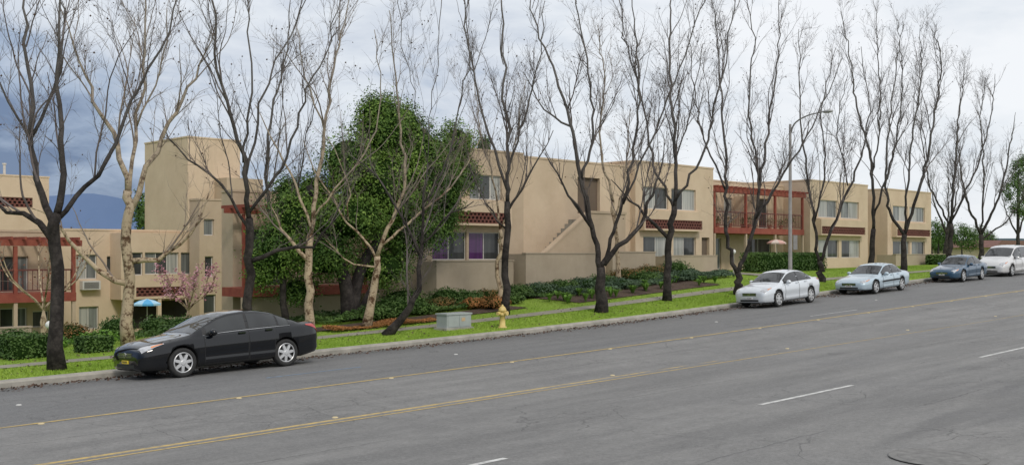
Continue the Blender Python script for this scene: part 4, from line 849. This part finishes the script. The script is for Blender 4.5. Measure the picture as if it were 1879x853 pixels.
    for s in (Z['wf'],Z['wr']):
        for sd in (1,-1):
            k=36; y0,y1=sorted((sd*.55,sd*1.1)); m=len(cut.V)
            for yy in (y0,y1):
                for q in range(k): a=2*math.pi*q/k; cut.V.append((L/2-s+(Rw+.05)*math.cos(a),yy,Rw+.01+(Rw+.05)*math.sin(a)))
            for q in range(k): q2=(q+1)%k; cut.F.append((m+q,m+k+q,m+k+q2,m+q2))
            cut.F.append(tuple(m+q for q in range(k))); cut.F.append(tuple(m+k+q for q in range(k))[::-1])
    cme=bpy.data.meshes.new('cut'); cme.from_pydata(cut.V,[],cut.F)
    bm=bmesh.new(); bm.from_mesh(cme); bmesh.ops.recalc_face_normals(bm,faces=bm.faces); bm.to_mesh(cme); bm.free()
    cob=bpy.data.objects.new('cut',cme); COL.objects.link(cob); cob.matrix_world=M
    md=body.modifiers.new('b','BOOLEAN'); md.operation='DIFFERENCE'; md.object=cob; md.solver='EXACT'
    bpy.context.view_layer.update(); dg=bpy.context.evaluated_depsgraph_get(); nm=bpy.data.meshes.new_from_object(body.evaluated_get(dg))
    body.modifiers.clear(); body.data=nm; bpy.data.objects.remove(cob)
    if len(nm.materials)<2:
        nm.materials.clear(); nm.materials.append(pm); nm.materials.append(M_well)
    for p in nm.polygons:
        c=p.center; p.material_index=0
        for s in (Z['wf'],Z['wr']):
            d=math.hypot(c.x-(L/2-s),c.z-Rw-.01)
            if d<Rw+.051 and abs(c.y)<=1.0 and (abs(abs(c.y)-.55)<.02 or (abs(d-Rw-.05)<.008)) :
                p.material_index=1; p.use_smooth=False
        if c.z<.24 and abs(p.normal.z)>.8: p.material_index=1
    patch('windscreen',*Z['ws'],14.35,19,M_cg,1,.006,12,8,mirror=True)
    patch('rear_window',*Z['rw'],14.4,19,M_cg,1,.006,10,8,mirror=True)
    for sd in (1,-1):
        patch('window_trim',Z['sw'][0][0]-.1,Z['sw'][-1][1]+.04,8.6,13.15,M_blk,sd,.003,24,5)
        for (a,b) in Z['sw']: patch('side_window',a,b,9.0,12.9,M_cg,sd,.007,10,5)
        patch('chrome_strip',Z['sw'][0][0]-.1,Z['sw'][-1][1]+.04,8.45,8.62,M_chr,sd,.009,20,1)
        for (a,b) in Z['doors']:
            patch('door_gap',a-.012,b+.012,2.3,8.35,M_blk,sd,.003,10,8,ps=[2.3,3,4,5,6,7,8,8.35])
            dd=patch('door',a,b,2.5,8.3,pm,sd,.007,12,10,ps=[2.5,3,3.5,4,4.5,5,5.5,6,6.5,7,7.5,8,8.3])
            hb=MB(); x,y,z=surf(b-.16,7.0,sd,0); hb.lbox(x-.09,x+.09,y-.01 if sd>0 else y-.045,y+.045 if sd>0 else y+.01,z-.018,z+.018)
            t.part('handle',hb.V,hb.F,pm,parent=dd)
        h0,h1=Z['hl']; patch('headlight',h0,h1,lambda s:6.2+1.5*(s-h0)/(h1-h0),lambda s:13.0-4.0*(s-h0)/(h1-h0),M_hl,sd,.008,10,8)
        patch('turn_signal',h0+.2,h1-.02,lambda s:6.6+1.4*(s-h0)/(h1-h0),lambda s:8.2+.4*(s-h0)/(h1-h0),M_amb,sd,.011,8,4)
        t0,t1=Z['tl']; patch('tail_light',t0,t1,lambda s:7.2-1.6*(s-t0)/(t1-t0),8.7,M_tl,sd,.008,8,6)
        sx=Z['sw'][0][0]+.12; x,y,z=surf(sx,8.2,1); mb=MB(); mb.blob((0,0,0),(.1,.1,.085),12,8); VV=np.array(mb.V)*[.9,1.15,1]+np.array([x,y+.13,z+.06]); 
        mb2=MB(); mb2.lbox(x-.04,x+.04,y-.03,y+.08,z-.01,z+.03); n_=len(VV); VV=np.vstack([VV,np.array(mb2.V)]); FF=mb.F+[tuple(n_+i for i in f) for f in mb2.F]; VV[:,1]*=sd
        if sd<0: FF=[f[::-1] for f in FF]
        t.part('wing_mirror',VV,FF,pm,True)
        if side_strip: patch('side_moulding',Z['doors'][0][0]-.1,Z['doors'][-1][1],4.6,5.0,side_strip,sd,.014,10,2)
    x=L/2
    def fbox(name,y0,y1,z0,z1,mat,off=.012,back=.12,par=None): 
        mb=MB(); mb.lbox(x-back,x+off,y0,y1,z0,z1); return t.part(name,mb.V,mb.F,mat,parent=par)
    zt=g('top',.02)
    gr=fbox('grille',-.34,.34,zt-.15,zt-.035,M_blk,.004,.12)
    for k in range(3): fbox('grille_bar',-.33,.33,zt-.135+k*.036,zt-.123+k*.036,M_chr,.010,.05,gr)
    mb=MB(); mb.lathe((0,0,0),[(.06,-.006),(.06,.006),(.043,.006),(.043,-.006),(.06,-.006)],20,'z')
    VV=np.array(mb.V)[:,[2,1,0]]+np.array([x+.018,0,zt-.09]); bd=t.part('badge',VV,mb.F,M_chr)
    mb=MB(); mb.lbox(x+.012,x+.02,-.075,.075,zt-.1,zt-.08); t.part('badge_bar',mb.V,mb.F,M_chr,parent=bd)
    fbox('lower_intake',-.45,.45,.27,.35,M_blk,.004,.1)
    pc={'yellow':(.78,.58,.06),'white':(.7,.7,.7)}[plate]
    pp=fbox('number_plate',-.155,.155,.37,.445,mat_simple('plate_'+plate,pc,tuple(q*.9 for q in pc),3,.4),.02,.05)
    cb=MB()
    for k in range(6): yy=-.12+k*.042; cb.lbox(x+.0205,x+.0225,yy,yy+.025,.388,.43)
    t.part('plate_characters',cb.V,cb.F,M_blk,parent=pp)
    for sd in (1,-1):
        mb=MB(); mb.lathe((0,0,0),[(.001,.0),(.055,.0),(.06,-.03)],12,'z'); VV=np.array(mb.V)[:,[2,1,0]]+np.array([x-.006,sd*.55,.32]); t.part('fog_lamp',VV,mb.F,M_hl,True)
    for s in (Z['wf'],Z['wr']):
        for sd in (1,-1):
            cx,cy,cz=L/2-s,sd*(Z['W']-.105),Rw
            we=bpy.data.objects.new('wheel',None); COL.objects.link(we); we.parent=t.e; we.location=(cx,cy,cz); we.empty_display_size=.1
            w_=.1; r=Rw; rr=r*.72
            mb=MB(); mb.lathe((0,0,0),[(rr,-w_),(r-.03,-w_),(r-.008,-w_*.85),(r,-w_*.6),(r,w_*.6),(r-.008,w_*.85),(r-.03,w_),(rr+.03,w_+.004),(rr,w_-.01),(rr,-w_)],40,'y'); VV=np.array(mb.V)*[1,sd,1]
            FF=mb.F if sd>0 else [f[::-1] for f in mb.F]
            mesh_obj('tyre',VV,FF,M_tyre,parent=we,smooth=True)
            mb=MB(); mb.lathe((0,0,0),[(rr,w_-.012),(rr-.015,w_-.0),(rr-.03,w_-.012),(rr-.035,w_-.07),(.001,w_-.075)],36,'y')
            for q in range(spokes):
                a=2*math.pi*q/spokes+.3; ca,sa=math.cos(a),math.sin(a)
                def pt(rad,off,yy): return (rad*ca-off*sa,yy,rad*sa+off*ca)
                h0_,h1_=.04,.030; r0_,r1_=.03,rr-.02
                mb.hexa([pt(r0_,-h0_,w_-.07),pt(r0_,h0_,w_-.07),pt(r1_,h1_,w_-.07),pt(r1_,-h1_,w_-.07),pt(r0_,-h0_,w_-.012),pt(r0_,h0_,w_-.012),pt(r1_,h1_,w_-.016),pt(r1_,-h1_,w_-.016)])
            mb.lathe((0,0,0),[(.065,w_-.06),(.065,w_-.008),(.05,w_),(.001,w_+.002)],18,'y')
            VV=np.array(mb.V)*[1,sd,1]; FF=mb.F if sd>0 else [f[::-1] for f in mb.F]
            ro=mesh_obj('rim',VV,FF,[M_rim,M_blk],parent=we)
            for i,p in enumerate(ro.data.polygons):
                if i<144 and (i%4)>=2: p.material_index=1
    if scale!=1 or hs!=1: t.e.matrix_world=M@Matrix.Diagonal((scale,scale,hs,1))
    return t
P_black=paint('paint_black',(.003,.004,.006),0,.15,.10,1.0,.1); P_silver=paint('paint_silver',(.66,.70,.74),.3,.32,.5); P_pale=paint('paint_pale_blue',(.44,.54,.61),.3,.35,.5); P_navy=paint('paint_dark_blue',(.02,.07,.13),.3,.3,.3); P_beige=paint('paint_pearl',(.66,.66,.66),.3,.35,.4)
car('glossy black four door sedan with silver alloy wheels',SED,P_black,U(438,22.55),plate='yellow',spokes=7)
car('silver four door sedan parked below a bare tree',SED,P_silver,U(1463,22.55),scale=.94,hs=1.0,plate='white',spokes=7)
car('pale blue older sedan at the kerb',TAU,P_pale,U(1634,22.55),plate='white',side_strip=M_blk)
car('dark blue sedan parked further up the hill',TAU,P_navy,U(1789,22.55),scale=.93,hs=1.02,plate='white')
car('pearl white minivan parked behind the blue sedan',VAN,P_beige,U(1856,22.55)+1.5,plate='white')
# ---------------------------------------------------------------- world, sun, camera
w=bpy.data.worlds.new('World'); sc.world=w; w.use_nodes=True; nt=w.node_tree
for n in list(nt.nodes): nt.nodes.remove(n)
out=nd(nt,'ShaderNodeOutputWorld'); bg1=nd(nt,'ShaderNodeBackground'); bg2=nd(nt,'ShaderNodeBackground'); mx=nd(nt,'ShaderNodeMixShader')
sky=nd(nt,'ShaderNodeTexSky',sky_type='NISHITA'); sky.sun_disc=False; sky.sun_elevation=math.radians(48); sky.sun_rotation=math.radians(148)
nt.links.new(sky.outputs[0],bg1.inputs[0]); bg1.inputs[1].default_value=.1
tc=nd(nt,'ShaderNodeTexCoord').outputs['Generated']
sp=nd(nt,'ShaderNodeSeparateXYZ'); nt.links.new(tc,sp.inputs[0])
mp=nd(nt,'ShaderNodeMapping'); nt.links.new(tc,mp.inputs[0]); mp.inputs['Scale'].default_value=(2.6,2.6,7); mp.inputs['Location'].default_value=(.7,.2,.3); mp.inputs['Rotation'].default_value=(0,math.radians(-8),0)
nz=noise(nt,mp.outputs[0],1.3,7,.55,.3); nz2=noise(nt,mp.outputs[0],3.4,6,.6,.4)
f=mathn(nt,'ADD',mathn(nt,'MULTIPLY',nz,1.15),mathn(nt,'ADD',mathn(nt,'MULTIPLY',sp.outputs[0],.62),mathn(nt,'MULTIPLY',sp.outputs[2],1.3)))
f=mathn(nt,'ADD',f,mathn(nt,'MULTIPLY',mathn(nt,'SUBTRACT',nz2,.5),.6))
f=mathn(nt,'SUBTRACT',f,.15)
rp=nd(nt,'ShaderNodeValToRGB'); nt.links.new(f,rp.inputs[0]); cr=rp.color_ramp
cr.elements[0].position=.18; cr.elements[0].color=(.16,.22,.35,1); cr.elements[1].position=.88; cr.elements[1].color=(.90,.92,.95,1)
e=cr.elements.new(.36); e.color=(.38,.46,.59,1); e=cr.elements.new(.52); e.color=(.63,.68,.76,1); e=cr.elements.new(.68); e.color=(.78,.82,.87,1)
nt.links.new(rp.outputs[0],bg2.inputs[0]); bg2.inputs[1].default_value=1.05
mx.inputs[0].default_value=.93; nt.links.new(bg1.outputs[0],mx.inputs[1]); nt.links.new(bg2.outputs[0],mx.inputs[2]); nt.links.new(mx.outputs[0],out.inputs[0])
sd=bpy.data.lights.new('sun','SUN'); sd.energy=1.5; sd.angle=math.radians(10); sd.color=(1,.93,.83); so=bpy.data.objects.new('sun',sd); COL.objects.link(so)
sd.energy=1.5
dirv=Vector((-.35,.85,-.85)); so.rotation_euler=dirv.to_track_quat('-Z','Y').to_euler(); so.location=(0,0,30)
cam=bpy.data.cameras.new('camera'); cam.sensor_width=36; cam.lens=36*F/1879; cam.shift_y=(HY-426.5)/1879; cam.clip_end=5000
co=bpy.data.objects.new('camera',cam); COL.objects.link(co); co.location=(0,0,ZO); co.rotation_euler=(math.radians(90),0,0); sc.camera=co
